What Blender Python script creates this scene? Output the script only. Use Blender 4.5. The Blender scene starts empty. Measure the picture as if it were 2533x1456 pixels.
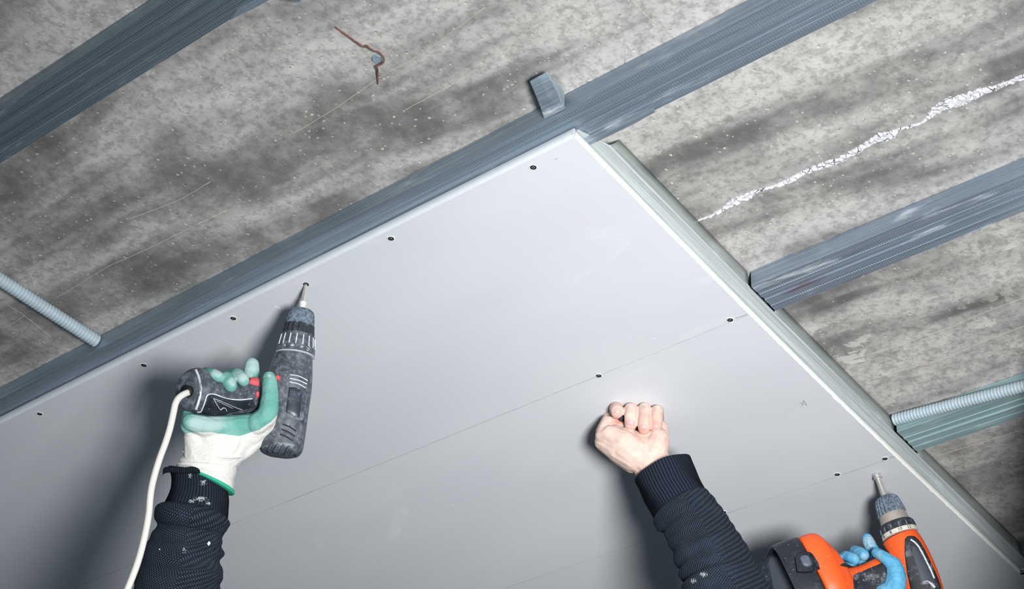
import bpy, bmesh, math, random
import numpy as np
from mathutils import Vector, Matrix
from mathutils.bvhtree import BVHTree
from mathutils import noise as mnoise

SC = bpy.context.scene
COL = SC.collection
ZB = 2.9                       # height of the plasterboard underside above the floor
W, H = 2533.0, 1456.0
FPX = 4104.39
CAMP = [4104.389928, 2.2554591642686, -0.0614178229521, 0.6658676795909, 0.867313343236, -1.088100653712, -1.380785481259]
def _rot(a, b, c):
    ca, sa, cb, sb, cc, sc = math.cos(a), math.sin(a), math.cos(b), math.sin(b), math.cos(c), math.sin(c)
    Rz = np.array([[cc, -sc, 0], [sc, cc, 0], [0, 0, 1]]); Ry = np.array([[cb, 0, sb], [0, 1, 0], [-sb, 0, cb]])
    Rx = np.array([[1, 0, 0], [0, ca, -sa], [0, sa, ca]])
    return Rz @ Ry @ Rx
RC = _rot(*CAMP[1:4])
CC = np.array(CAMP[4:7]) + np.array([0, 0, ZB])

# ---------------------------------------------------------------- camera, world, light, exposure
cam = bpy.data.cameras.new('camera')
cam.sensor_width = 36.0
cam.lens = FPX / W * 36.0
cam.clip_start = 0.05
cam.clip_end = 100
co = bpy.data.objects.new('camera', cam); COL.objects.link(co)
M4 = Matrix.Identity(4)
for i in range(3):
    for j in range(3): M4[i][j] = RC[i, j]
    M4[i][3] = CC[i]
co.matrix_world = M4
SC.camera = co

world = bpy.data.worlds.new('world'); SC.world = world; world.use_nodes = True
bg = world.node_tree.nodes['Background']
bg.inputs[0].default_value = (0.50, 0.585, 0.64, 1); bg.inputs[1].default_value = 0.8
def area(name, loc, target, size, power, color):
    l = bpy.data.lights.new(name, 'AREA'); l.shape = 'DISK'; l.size = size; l.energy = power; l.color = color
    o = bpy.data.objects.new(name, l); COL.objects.link(o); o.location = loc
    d = Vector(target) - Vector(loc)
    o.rotation_euler = d.to_track_quat('-Z', 'Y').to_euler()
    return o
lamp = area('softbox_lamp', (1.15, -0.75, ZB - 1.36), (-0.55, 0.68, ZB), 0.42, 17, (1.0, 1.0, 1.0))
lamp.data.spread = math.radians(82)      # honeycomb grid on the softbox
SC.view_settings.view_transform = 'Standard'
SC.view_settings.look = 'None'
SC.view_settings.exposure = 0.0
SC.view_settings.gamma = 1.0
SC.view_settings.use_curve_mapping = False

# ---------------------------------------------------------------- pixel helpers
def ray(px, py):
    return RC @ np.array([(px - W / 2) / FPX, -(py - H / 2) / FPX, -1.0])
def onz(px, py, z=0.0):
    d = ray(px, py); z += ZB
    return CC + (z - CC[2]) / d[2] * d
class Frame:
    """an upright sheet through a point of the ceiling, leaning away from the viewer going down"""
    def __init__(s, px, py, lean=0.0, z=0.0):
        s.A = onz(px, py, z); n = CC - s.A; n[2] = 0; n /= np.linalg.norm(n)
        l = math.radians(lean); s.n = math.cos(l) * n + math.sin(l) * np.array([0, 0, -1.0])
    def P(s, x, y, off=0.0):
        d = ray(x, y); t = ((s.A + s.n * off - CC) @ s.n) / (d @ s.n)
        return CC + t * d
    def m(s, x, y, off=0.0):           # metres per pixel there
        p = s.P(x, y, off); return ((p - CC) @ (-RC[:, 2])) / FPX

# ---------------------------------------------------------------- object helpers
def lin(c):
    return tuple((v / 255 / 12.92 if v / 255 <= .04045 else ((v / 255 + .055) / 1.055) ** 2.4) for v in c)
def link(name, me, mat=None, parent=None, smooth=True, mods=()):
    o = bpy.data.objects.new(name, me); COL.objects.link(o)
    if mat is not None and not me.materials: me.materials.append(mat)
    if parent is not None: o.parent = parent; o.matrix_parent_inverse = Matrix.Translation(parent.location).inverted()
    if smooth and len(me.polygons): me.polygons.foreach_set('use_smooth', [True] * len(me.polygons))
    return o
def mesh(name, verts, faces):
    me = bpy.data.meshes.new(name); me.from_pydata([tuple(map(float, v)) for v in verts], [], faces); me.update(); return me
def thing(name, label, cat, loc=(0, 0, 0), group=None):
    o = bpy.data.objects.new(name, None); COL.objects.link(o); o.location = tuple(map(float, loc)); o.empty_display_size = .02
    return tag(o, label, cat, group)
def tag(o, label, cat, group=None):
    o['label'] = label; o['category'] = cat
    if group: o['group'] = group
    return o
def autosharp(o, ang=35):
    me = o.data
    me.polygons.foreach_set('use_smooth', [True] * len(me.polygons))
    bm = bmesh.new(); bm.from_mesh(me)
    for e in bm.edges:
        if len(e.link_faces) == 2 and e.calc_face_angle(0) > math.radians(ang): e.smooth = False
        elif len(e.link_faces) != 2: e.smooth = False
    bm.to_mesh(me); bm.free()
def fixn(me):
    bm = bmesh.new(); bm.from_mesh(me); bmesh.ops.recalc_face_normals(bm, faces=bm.faces); bm.to_mesh(me); bm.free()
def box(name, lo, hi, mat, parent=None, bevel=0.0):
    bm = bmesh.new(); bmesh.ops.create_cube(bm, size=1)
    for v in bm.verts:
        v.co = Vector([(lo[i] + hi[i]) / 2 + v.co[i] * (hi[i] - lo[i]) for i in range(3)])
    if bevel: bmesh.ops.bevel(bm, geom=bm.edges[:], offset=bevel, segments=2, affect='EDGES')
    me = bpy.data.meshes.new(name); bm.to_mesh(me); bm.free()
    o = link(name, me, mat, parent, smooth=False); return o
def tube(name, pts, r, mat, parent=None, seg=12, taper=None, sub=6, cap=True):
    pts = cat(np.array(pts, float), sub) if sub > 1 else np.array(pts, float)
    n = len(pts); rs = np.full(n, r) if np.isscalar(r) else np.interp(np.linspace(0, 1, n), np.linspace(0, 1, len(r)), r)
    T = np.gradient(pts, axis=0); T /= np.linalg.norm(T, axis=1)[:, None] + 1e-12
    up = np.array([0.3, 0.2, 1.0]); verts = []; faces = []
    a = np.cross(T[0], up); a /= np.linalg.norm(a)
    for i in range(n):
        a = a - T[i] * (a @ T[i]); a /= np.linalg.norm(a); b = np.cross(T[i], a)
        for k in range(seg):
            th = 2 * math.pi * k / seg; verts.append(pts[i] + rs[i] * (math.cos(th) * a + math.sin(th) * b))
    for i in range(n - 1):
        for k in range(seg):
            k2 = (k + 1) % seg; faces.append((i * seg + k, i * seg + k2, (i + 1) * seg + k2, (i + 1) * seg + k))
    if cap: faces += [tuple(range(seg - 1, -1, -1)), tuple((n - 1) * seg + k for k in range(seg))]
    me = mesh(name, verts, faces); fixn(me)
    return link(name, me, mat, parent)
def cat(P, sub):
    """Catmull-Rom resample"""
    n = len(P)
    if n < 3 or sub <= 1:
        if sub <= 1: return P
        t = np.linspace(0, 1, (n - 1) * sub + 1)[:, None]; return P[0] * (1 - t) + P[-1] * t if n == 2 else P
    Q = np.vstack([2 * P[0] - P[1], P, 2 * P[-1] - P[-2]]); out = []
    for i in range(1, n):
        p0, p1, p2, p3 = Q[i - 1], Q[i], Q[i + 1], Q[i + 2]
        for k in range(sub):
            t = k / sub
            out.append(.5 * ((2 * p1) + (-p0 + p2) * t + (2 * p0 - 5 * p1 + 4 * p2 - p3) * t * t + (-p0 + 3 * p1 - 3 * p2 + p3) * t ** 3))
    out.append(P[-1]); return np.array(out)
def loft(name, fr, rings, mat, parent=None, seg=48, sub=4, capa=True, capb=True, disp=None, sharp=None):
    """rings: (xL,yL,xR,yR,off,ratio,exp) pixel pair = silhouette, section perpendicular to the axis"""
    R = cat(np.array([list(r) + [2.0] * (7 - len(r)) for r in rings], float), sub)
    cs = []; hs = []
    for r in R:
        L = fr.P(r[0], r[1], r[4]); Rr = fr.P(r[2], r[3], r[4]); cs.append((L + Rr) / 2); hs.append((Rr - L) / 2)
    cs = np.array(cs); hs = np.array(hs); T = np.gradient(cs, axis=0)
    T = cs[-1] - cs[0] if len(cs) < 3 else T
    length = 0; verts = []; uvs = []
    n = len(R)
    # smooth tangents
    Ts = np.array([T[max(0, i - 2):i + 3].mean(axis=0) for i in range(n)])
    for i in range(n):
        t = Ts[i] / (np.linalg.norm(Ts[i]) + 1e-12); h = hs[i]; hl = np.linalg.norm(h)
        nn = np.cross(h, t); nn /= np.linalg.norm(nn) + 1e-12
        if nn @ (CC - cs[i]) < 0: nn = -nn
        if i: length += np.linalg.norm(cs[i] - cs[i - 1])
        e = 2.0 / R[i][6]
        for k in range(seg):
            th = 2 * math.pi * k / seg; c, s = math.cos(th), math.sin(th)
            c2 = math.copysign(abs(c) ** e, c); s2 = math.copysign(abs(s) ** e, s)
            v = cs[i] + h * c2 + nn * hl * R[i][5] * s2
            if disp:
                dd = (h / (hl + 1e-9)) * c + nn * s; v = v + dd * disp(th, length, i / (n - 1))
            verts.append(v); uvs.append((th - math.pi / 2, length))
    faces = []
    for i in range(n - 1):
        for k in range(seg):
            k2 = (k + 1) % seg; faces.append((i * seg + k, i * seg + k2, (i + 1) * seg + k2, (i + 1) * seg + k))
    if capa: faces.append(tuple(range(seg - 1, -1, -1)))
    if capb: faces.append(tuple((n - 1) * seg + k for k in range(seg)))
    me = mesh(name, verts, faces)
    at = me.attributes.new('ring', 'FLOAT_VECTOR', 'POINT')
    at.data.foreach_set('vector', np.array([(u, l, 0) for u, l in uvs]).ravel())
    fixn(me)
    o = link(name, me, mat, parent)
    if sharp: autosharp(o, sharp)
    return o
def lathe(name, fr, axis, prof, mat, parent=None, seg=64, disp=None, sharp=30, k=1.0, o0=(0, 0)):
    """axis: ((x0,y0,off0),(x1,y1,off1)) pixels; prof: (t 0..1, radius px)"""
    A = fr.P(*axis[0]); B = fr.P(*axis[1]); e = (B - A); Ln = np.linalg.norm(e); e = e / Ln
    s = np.cross(e, CC - A); s /= np.linalg.norm(s); nn = np.cross(s, e)
    if nn @ (CC - A) < 0: nn = -nn
    mm = fr.m(axis[0][0], axis[0][1], axis[0][2])
    verts = []; n = len(prof); rings = []
    for i, (t, r) in enumerate(prof):
        for q in range(seg):
            th = 2 * math.pi * q / seg; rr = r * mm
            if disp: rr += disp(th, t)
            verts.append(A + e * Ln * t + rr * (math.sin(th) * s + math.cos(th) * nn)); rings.append((th, t, 0))
    faces = []
    for i in range(n - 1):
        for q in range(seg):
            q2 = (q + 1) % seg; faces.append((i * seg + q, i * seg + q2, (i + 1) * seg + q2, (i + 1) * seg + q))
    faces += [tuple(range(seg - 1, -1, -1)), tuple((n - 1) * seg + q for q in range(seg))]
    me = mesh(name, verts, faces)
    at = me.attributes.new('ring', 'FLOAT_VECTOR', 'POINT'); at.data.foreach_set('vector', np.array(rings, float).ravel())
    fixn(me)
    o = link(name, me, mat, parent); autosharp(o, sharp)
    o_ = dict(A=A, e=e, L=Ln, s=s, n=nn, mm=mm)
    return o, o_
def bvh(*obs):
    vs = []; fs = []
    for o in obs:
        k = len(vs); vs += [v.co.copy() for v in o.data.vertices]
        off = Vector((0, 0, 0))
        fs += [tuple(i + k for i in p.vertices) for p in o.data.polygons]
    return BVHTree.FromPolygons(vs, fs)
def hit(b, x, y):
    d = Vector(ray(x, y)).normalized(); l, n, i, ds = b.ray_cast(Vector(CC), d)
    if l is None: return None
    if n.dot(d) > 0: n = -n
    return np.array(l), np.array(n)
def ruled(name, b, top, bot, h, mat, parent=None, nu=24, nv=8, dome=0.0, smooth=0):
    """patch raised by h over a surface, between two pixel curves; closed underneath"""
    def rs(c, n):
        c = np.array(c, float); d = np.r_[0, np.cumsum(np.linalg.norm(np.diff(c, axis=0), axis=1))]
        if len(c) > 2: 
            c = cat(c, 6); d = np.r_[0, np.cumsum(np.linalg.norm(np.diff(c, axis=0), axis=1))]
        t = np.linspace(0, d[-1], n); return np.c_[np.interp(t, d, c[:, 0]), np.interp(t, d, c[:, 1])]
    a = rs(top, nu); c = rs(bot, nu); verts = []; base = []; last = None
    G = np.zeros((nv, nu, 3)); N = np.zeros((nv, nu, 3)); ok = np.zeros((nv, nu), bool)
    for j in range(nv):
        for i in range(nu):
            p = a[i] * (1 - j / (nv - 1)) + c[i] * (j / (nv - 1)); r = hit(b, p[0], p[1])
            if r is not None: G[j, i], N[j, i] = r; ok[j, i] = True
    idx = np.argwhere(ok)
    if len(idx) == 0: return None
    for j in range(nv):
        for i in range(nu):
            if not ok[j, i]:
                q = idx[np.argmin(((idx - [j, i]) ** 2).sum(1))]; G[j, i] = G[q[0], q[1]]; N[j, i] = N[q[0], q[1]]
    for _ in range(smooth):
        for A_ in (G, N):
            B_ = A_.copy(); B_[1:-1] = (A_[1:-1] * 2 + A_[:-2] + A_[2:]) / 4; A_[:] = B_; B_ = A_.copy(); B_[:, 1:-1] = (A_[:, 1:-1] * 2 + A_[:, :-2] + A_[:, 2:]) / 4; A_[:] = B_
            A_[0] = 2 * A_[1] - A_[2]; A_[-1] = 2 * A_[-2] - A_[-3]; A_[:, 0] = 2 * A_[:, 1] - A_[:, 2]; A_[:, -1] = 2 * A_[:, -2] - A_[:, -3]
    for j in range(nv):
        for i in range(nu):
            ed = (i in (0, nu - 1)) or (j in (0, nv - 1))
            u = i / (nu - 1) * 2 - 1; v = j / (nv - 1) * 2 - 1
            hh = (h * .35 if ed else h) + dome * max(0, (1 - u * u) * (1 - v * v))
            verts.append(G[j, i] + N[j, i] * hh)
    nb = len(verts)
    for j in range(nv):
        for i in range(nu): verts.append(G[j, i] - N[j, i] * 0.0012)
    faces = []
    for j in range(nv - 1):
        for i in range(nu - 1):
            q = (j * nu + i, j * nu + i + 1, (j + 1) * nu + i + 1, (j + 1) * nu + i); faces.append(q); faces.append(tuple(nb + x for x in reversed(q)))
    bd = [i for i in range(nu)] + [j * nu + nu - 1 for j in range(1, nv)] + [(nv - 1) * nu + i for i in range(nu - 2, -1, -1)] + [j * nu for j in range(nv - 2, 0, -1)]
    for x, y in zip(bd, bd[1:] + bd[:1]): faces.append((y, x, nb + x, nb + y))
    me = mesh(name, verts, faces); fixn(me)
    o = link(name, me, mat, parent); autosharp(o, 50); return o
def strip(name, b, line, w, h, mat, parent=None, sub=4):
    l = cat(np.array(line, float), sub) if len(line) > 2 else np.array([np.array(line[0]) * (1 - t) + np.array(line[1]) * t for t in np.linspace(0, 1, 14)], float)
    T = np.gradient(l, axis=0); T /= np.linalg.norm(T, axis=1)[:, None]; Nn = np.c_[-T[:, 1], T[:, 0]]
    ww = w / 2
    return ruled(name, b, l + Nn * ww, l - Nn * ww, h, mat, parent, nu=max(8, len(l)), nv=4)
def voxel(name, chains, fr, mat, parent, vox=0.0016, smooth=4, ico=2, offs=0.0):
    """union of tapered capsules -> one continuous skin. chains: [(x,y,off,r_px),...]"""
    bm = bmesh.new()
    tmp = bmesh.new(); bmesh.ops.create_icosphere(tmp, subdivisions=ico, radius=1.0); sph = [v.co.copy() for v in tmp.verts]; tmp.free()
    for ch in chains:
        pts = [(Vector(fr.P(x, y, o_ + offs)), r * fr.m(x, y, o_)) for x, y, o_, r in ch]
        if len(pts) == 1: pts = pts * 2
        for (p, r), (q, s) in zip(pts, pts[1:]):
            vs = [bm.verts.new(p + v * r) for v in sph] + ([bm.verts.new(q + v * s) for v in sph] if (p - q).length > 1e-6 else [])
            res = bmesh.ops.convex_hull(bm, input=vs)
            dl = [g for g in set(res['geom_interior'] + res['geom_unused']) if isinstance(g, bmesh.types.BMVert) and not g.link_faces]
            if dl: bmesh.ops.delete(bm, geom=dl, context='VERTS')
    me = bpy.data.meshes.new(name); bm.to_mesh(me); bm.free()
    t = bpy.data.objects.new('tmp', me); COL.objects.link(t)
    m = t.modifiers.new('r', 'REMESH'); m.mode = 'VOXEL'; m.voxel_size = vox
    if smooth:
        s = t.modifiers.new('s', 'SMOOTH'); s.factor = .5; s.iterations = smooth
    dg = bpy.context.evaluated_depsgraph_get(); out = bpy.data.meshes.new_from_object(t.evaluated_get(dg))
    bpy.data.objects.remove(t); bpy.data.meshes.remove(me); out.name = name
    return link(name, out, mat, parent)
def paint(o, name, fn):
    me = o.data; n = len(me.vertices); co_ = np.zeros(n * 3); me.vertices.foreach_get('co', co_); co_ = co_.reshape(-1, 3)
    q = (co_ - CC) @ RC; px = W / 2 + FPX * q[:, 0] / -q[:, 2]; py = H / 2 - FPX * q[:, 1] / -q[:, 2]
    v = fn(px, py, co_); at = me.attributes.new(name, 'FLOAT', 'POINT'); at.data.foreach_set('value', np.asarray(v, float))

# ---------------------------------------------------------------- materials
class NT:
    def __init__(s, name, rough=.6, metal=0.0, spec=.5):
        s.m = bpy.data.materials.new(name); s.m.use_nodes = True; s.t = s.m.node_tree; s.b = s.t.nodes['Principled BSDF']
        s.b.inputs['Roughness'].default_value = rough; s.b.inputs['Metallic'].default_value = metal
        s.b.inputs['Specular IOR Level'].default_value = spec
    def n(s, ty, **k):
        x = s.t.nodes.new(ty)
        for a, b in k.items(): setattr(x, a, b)
        return x
    def l(s, a, b): s.t.links.new(a, b)
    def put(s, sock, v):
        if v is None: return
        if hasattr(v, 'node'): s.l(v, sock)
        else: sock.default_value = v
    def math(s, op, a, b=0.0, c=0.0):
        x = s.n('ShaderNodeMath', operation=op); s.put(x.inputs[0], a); s.put(x.inputs[1], b); s.put(x.inputs[2], c); return x.outputs[0]
    def pos(s): return s.n('ShaderNodeNewGeometry').outputs['Position']
    def attr(s, nm, out='Vector'):
        x = s.n('ShaderNodeAttribute', attribute_name=nm); return x.outputs[out]
    def xyz(s, v):
        x = s.n('ShaderNodeSeparateXYZ'); s.l(v, x.inputs[0]); return x.outputs
    def vec(s, a, b, c):
        x = s.n('ShaderNodeCombineXYZ'); s.put(x.inputs[0], a); s.put(x.inputs[1], b); s.put(x.inputs[2], c); return x.outputs[0]
    def mapv(s, v, scale=(1, 1, 1), loc=(0, 0, 0), rot=(0, 0, 0)):
        x = s.n('ShaderNodeMapping'); s.l(v, x.inputs[0]); x.inputs['Scale'].default_value = scale; x.inputs['Location'].default_value = loc; x.inputs['Rotation'].default_value = rot; return x.outputs[0]
    def noise(s, v, sc, det=4, rough=.55, dist=0.0):
        x = s.n('ShaderNodeTexNoise'); s.l(v, x.inputs['Vector']); x.inputs['Scale'].default_value = sc; x.inputs['Detail'].default_value = det
        x.inputs['Roughness'].default_value = rough; x.inputs['Distortion'].default_value = dist; return x.outputs[0]
    def voro(s, v, sc, feat='F1', out='Distance', rnd=1.0):
        x = s.n('ShaderNodeTexVoronoi', feature=feat); s.l(v, x.inputs['Vector']); x.inputs['Scale'].default_value = sc
        x.inputs['Randomness'].default_value = rnd; return x.outputs[out]
    def ramp(s, f, stops, interp='LINEAR'):
        x = s.n('ShaderNodeValToRGB'); s.l(f, x.inputs[0]); cr = x.color_ramp; cr.interpolation = interp
        while len(cr.elements) < len(stops): cr.elements.new(.5)
        for e, (p, c) in zip(cr.elements, stops):
            e.position = p; e.color = (c, c, c, 1) if isinstance(c, (int, float)) else (*c, 1)
        return x.outputs[0]
    def step(s, f, a, b):
        x = s.n('ShaderNodeMapRange', interpolation_type='SMOOTHSTEP'); s.put(x.inputs[0], f); x.inputs[1].default_value = a; x.inputs[2].default_value = b; return x.outputs[0]
    def mix(s, f, a, b, mode='MIX'):
        x = s.n('ShaderNodeMix', data_type='RGBA', blend_type=mode); s.put(x.inputs[0], f)
        for k, v in ((6, a), (7, b)):
            if hasattr(v, 'node'): s.l(v, x.inputs[k])
            else: x.inputs[k].default_value = (*v[:3], 1)
        return x.outputs[2]
    def bump(s, h, strength=.5, dist=.001, nrm=None):
        x = s.n('ShaderNodeBump'); s.l(h, x.inputs['Height']); x.inputs['Strength'].default_value = strength; x.inputs['Distance'].default_value = dist
        if nrm is not None: s.l(nrm, x.inputs['Normal'])
        return x.outputs[0]
    def out(s, col=None, nrm=None, rough=None, metal=None):
        if col is not None:
            if hasattr(col, 'node'): s.l(col, s.b.inputs['Base Color'])
            else: s.b.inputs['Base Color'].default_value = (*col, 1)
        if nrm is not None: s.l(nrm, s.b.inputs['Normal'])
        if rough is not None: s.put(s.b.inputs['Roughness'], rough)
        if metal is not None: s.put(s.b.inputs['Metallic'], metal)
        return s.m

def m_plain(name, rgb, rough=.6, metal=0.0, nz=0.0, nsc=60.0, bumpd=0.0003, spec=.5):
    t = NT(name, rough, metal, spec); c = lin(rgb); p = t.pos(); f = t.noise(p, nsc, 4)
    col = t.mix(t.step(f, .3, .75), tuple(v * (1 - nz) for v in c), tuple(min(1, v * (1 + nz)) for v in c))
    return t.out(col, t.bump(f, .4, bumpd) if bumpd else None)

def m_concrete():
    t = NT('bare_concrete', .9, spec=.25); p = t.pos(); x, y, z = t.xyz(p)[:3]
    warp = t.noise(p, 3.2, 3); yy = t.math('ADD', y, t.math('MULTIPLY', t.math('SUBTRACT', warp, .5), .07))
    tl = t.math('ADD', yy, t.math('MULTIPLY', x, -0.06))
    v = t.vec(t.math('MULTIPLY', x, 1.7), t.math('MULTIPLY', tl, 15.0), 0.3)
    st = t.math('ADD', t.math('MULTIPLY', t.noise(v, 1.0, 3, .5), .8), t.math('MULTIPLY', t.noise(p, 11.0, 5, .6), .2))
    blot = t.noise(p, 9.0, 6, .6); fine = t.noise(p, 110.0, 5, .65); mid = t.noise(p, 34.0, 6, .62)
    band = t.step(st, .40, .60)
    base = t.mix(band, lin((100, 98, 96)), lin((186, 183, 180)))
    base = t.mix(t.math('MULTIPLY', t.step(blot, .35, .75), .55), base, lin((206, 204, 200)))
    base = t.mix(t.math('MULTIPLY', t.step(mid, .46, .72), .5), base, lin((138, 136, 134)))
    base = t.mix(t.math('MULTIPLY', t.step(fine, .42, .66), .45), base, lin((96, 94, 92)))
    # efflorescence patches towards the right hand bays
    eff = t.math('MULTIPLY', t.step(t.noise(p, 26.0, 7, .66, .6), .56, .60), t.step(y, .25, .75))
    eff = t.math('MULTIPLY', eff, t.step(t.noise(p, 4.0, 3), .42, .6))
    base = t.mix(t.math('MULTIPLY', eff, .75), base, lin((214, 211, 206)))
    # pits and pale grit
    wn = t.n('ShaderNodeTexNoise'); s_ = t.mapv(p); t.l(s_, wn.inputs['Vector']); wn.inputs['Scale'].default_value = 150.0
    wv = t.n('ShaderNodeVectorMath', operation='MULTIPLY_ADD'); t.l(wn.outputs['Color'], wv.inputs[0]); wv.inputs[1].default_value = (.006, .006, .006); t.l(p, wv.inputs[2]); q = wv.outputs[0]
    vd = t.voro(q, 115.0); vc = t.voro(q, 115.0, out='Color'); r = t.xyz(vc)[0]; g = t.xyz(vc)[1]
    rad = t.math('MULTIPLY', t.math('POWER', g, 2.5), .25)
    grit = t.math('MULTIPLY', t.math('LESS_THAN', vd, rad), t.math('GREATER_THAN', r, .5))
    vd2 = t.voro(q, 150.0); vc2 = t.voro(q, 150.0, out='Color'); r2 = t.xyz(vc2)[0]
    grit2 = t.math('MULTIPLY', t.math('LESS_THAN', vd2, t.math('MULTIPLY', t.xyz(vc2)[1], .24)), t.math('GREATER_THAN', r2, .6))
    base = t.mix(t.math('MULTIPLY', t.math('MAXIMUM', grit, grit2), .6), base, lin((208, 205, 200)))
    q2 = t.mapv(q, loc=(-.0012, .0010, 0)); vd3 = t.voro(q2, 115.0); c3 = t.voro(q2, 115.0, out='Color')
    pit = t.math('MULTIPLY', t.math('LESS_THAN', vd3, t.math('MULTIPLY', t.math('POWER', t.xyz(c3)[1], 2.0), .22)), t.math('GREATER_THAN', t.xyz(c3)[0], .5))
    pit = t.math('MULTIPLY', pit, t.math('SUBTRACT', 1.0, grit))
    base = t.mix(t.math('MULTIPLY', pit, .6), base, lin((84, 83, 82)))
    h = t.math('ADD', t.math('MULTIPLY', fine, .5), t.math('MULTIPLY', mid, .6))
    h = t.math('ADD', h, t.math('MULTIPLY', grit, 1.0)); h = t.math('SUBTRACT', h, t.math('MULTIPLY', pit, 2.0))
    return t.out(base, t.bump(h, .8, .0016))

def m_board():
    t = NT('plasterboard_paper', .72, spec=.3); p = t.pos(); x, y, z = t.xyz(p)[:3]
    f = t.noise(t.mapv(p, (1.0, 2.2, 1)), 2.4, 4); g = t.noise(p, 240, 3)
    base = t.mix(t.step(f, .3, .7), lin((204, 208, 212)), lin((210, 213, 217)))
    wob = t.math('MULTIPLY', t.math('SUBTRACT', t.noise(p, 3.0, 2), .5), .003)
    for v0 in (.4, .8):
        d = t.math('ABSOLUTE', t.math('SUBTRACT', t.math('ADD', y, wob), v0))
        ln = t.math('MULTIPLY', t.math('LESS_THAN', d, .00034), t.math('ADD', .35, t.math('MULTIPLY', t.step(t.noise(p, 14.0, 3), .4, .65), .5)))
        base = t.mix(ln, base, lin((110, 112, 116)))
    # faint chalky smears
    sm = t.math('MULTIPLY', t.step(t.noise(t.mapv(p, (1, 1.7, 1), rot=(0, 0, .5)), 8.0, 4, .5, .8), .60, .76), t.step(t.noise(p, 2.0, 2), .5, .62))
    base = t.mix(t.math('MULTIPLY', sm, .30), base, lin((236, 236, 238)))
    sp = t.math('MULTIPLY', t.math('LESS_THAN', t.voro(p, 22.0), .035), t.math('GREATER_THAN', t.xyz(t.voro(p, 22.0, out='Color'))[0], .7))
    base = t.mix(t.math('MULTIPLY', sp, .6), base, lin((240, 240, 240)))
    return t.out(base, t.bump(g, .12, .0003))

def m_zinc(name, tint=(150, 162, 172), rough=.34, dots=None, axis=0, dust=.5, red_refl=0.0, metal=.6):
    """galvanised sheet: brushed along its length, dimpled in rows, dusty in places"""
    t = NT(name, rough, metal); p = t.pos(); x, y, z = t.xyz(p)[:3]
    a, c = (x, y) if axis == 0 else (y, x)
    br = t.noise(t.vec(t.math('MULTIPLY', a, 5.0), t.math('MULTIPLY', c, 420.0), t.math('MULTIPLY', z, 420.0)), 1.0, 3)
    fl = t.noise(t.vec(t.math('MULTIPLY', a, 10.0), t.math('MULTIPLY', c, 60.0), t.math('MULTIPLY', z, 40.0)), 1.0, 5, .6)
    base = t.mix(t.step(br, .3, .75), tuple(v * .68 for v in lin(tint)), lin(tint))
    du = t.math('MULTIPLY', t.step(fl, .55, .74), dust)
    base = t.mix(du, base, lin((208, 214, 218)))
    if red_refl: base = t.mix(t.math('MULTIPLY', t.math('MULTIPLY', t.step(t.noise(t.vec(t.math('MULTIPLY', a, 8.0), t.math('MULTIPLY', c, 50), 0), 1.0, 2), .55, .7), t.step(a, .30, .02)), red_refl), base, lin((120, 80, 92)))  # reddish reflections painted into the zinc colour, strongest near the track
    h = t.math('MULTIPLY', br, .25)
    if dots:
        sa = t.math('SINE', t.math('MULTIPLY', a, 2 * math.pi / .0036)); acc = None
        for v0 in dots:
            d = t.math('ABSOLUTE', t.math('SUBTRACT', c, v0)); g = t.math('LESS_THAN', d, .00050); s_ = t.math('MULTIPLY', g, t.step(sa, .3, .85))
            acc = s_ if acc is None else t.math('MAXIMUM', acc, s_)
        acc = t.math('MULTIPLY', acc, t.step(z, ZB + .0165, ZB + .0155))
        base = t.mix(t.math('MULTIPLY', acc, .55), base, lin((196, 212, 222)))
        h = t.math('ADD', h, acc)
    ro = t.math('ADD', rough - .08, t.math('MULTIPLY', fl, .3))
    return t.out(base, t.bump(h, .35, .0005), ro, t.math('SUBTRACT', metal, t.math('MULTIPLY', du, metal * .9)))

def m_knit():
    t = NT('navy_tweed_knit', .95, spec=.15); r = t.xyz(t.attr('ring')); U = t.math('MULTIPLY', r[0], .045); V = r[1]
    au = t.math('ABSOLUTE', t.math('SINE', t.math('MULTIPLY', r[0], .5))); au = t.math('MULTIPLY', au, .09)
    k = 2 * math.pi / .0037
    p1 = t.math('SINE', t.math('MULTIPLY', t.math('SUBTRACT', V, t.math('MULTIPLY', au, .9)), k * 1.15))
    p2 = t.math('SINE', t.math('MULTIPLY', t.math('ADD', t.math('MULTIPLY', U, 1.0), t.math('MULTIPLY', V, .45)), k * 1.25))
    nz = t.noise(t.pos(), 700.0, 3)
    d = t.math('MULTIPLY', t.step(p1, .1, .8), t.step(t.math('ADD', p2, t.math('MULTIPLY', t.math('SUBTRACT', nz, .5), 2.0)), -.4, .5))
    big = t.noise(t.pos(), 26.0, 3)
    base = t.mix(t.math('MULTIPLY', d, .8), lin((26, 33, 43)), lin((88, 100, 114)))
    base = t.mix(t.math('MULTIPLY', t.step(big, .45, .8), .25), base, lin((60, 72, 88)))
    pl = t.attr('dust', 'Fac'); base = t.mix(t.math('MULTIPLY', t.step(t.math('ADD', t.math('MULTIPLY', nz, 1.2), pl), 1.15, 1.4), .8), base, lin((190, 195, 198)))
    h = t.math('ADD', t.math('MULTIPLY', p1, .5), t.math('MULTIPLY', d, .8))
    return t.out(base, t.bump(h, .8, .0011))
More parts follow.
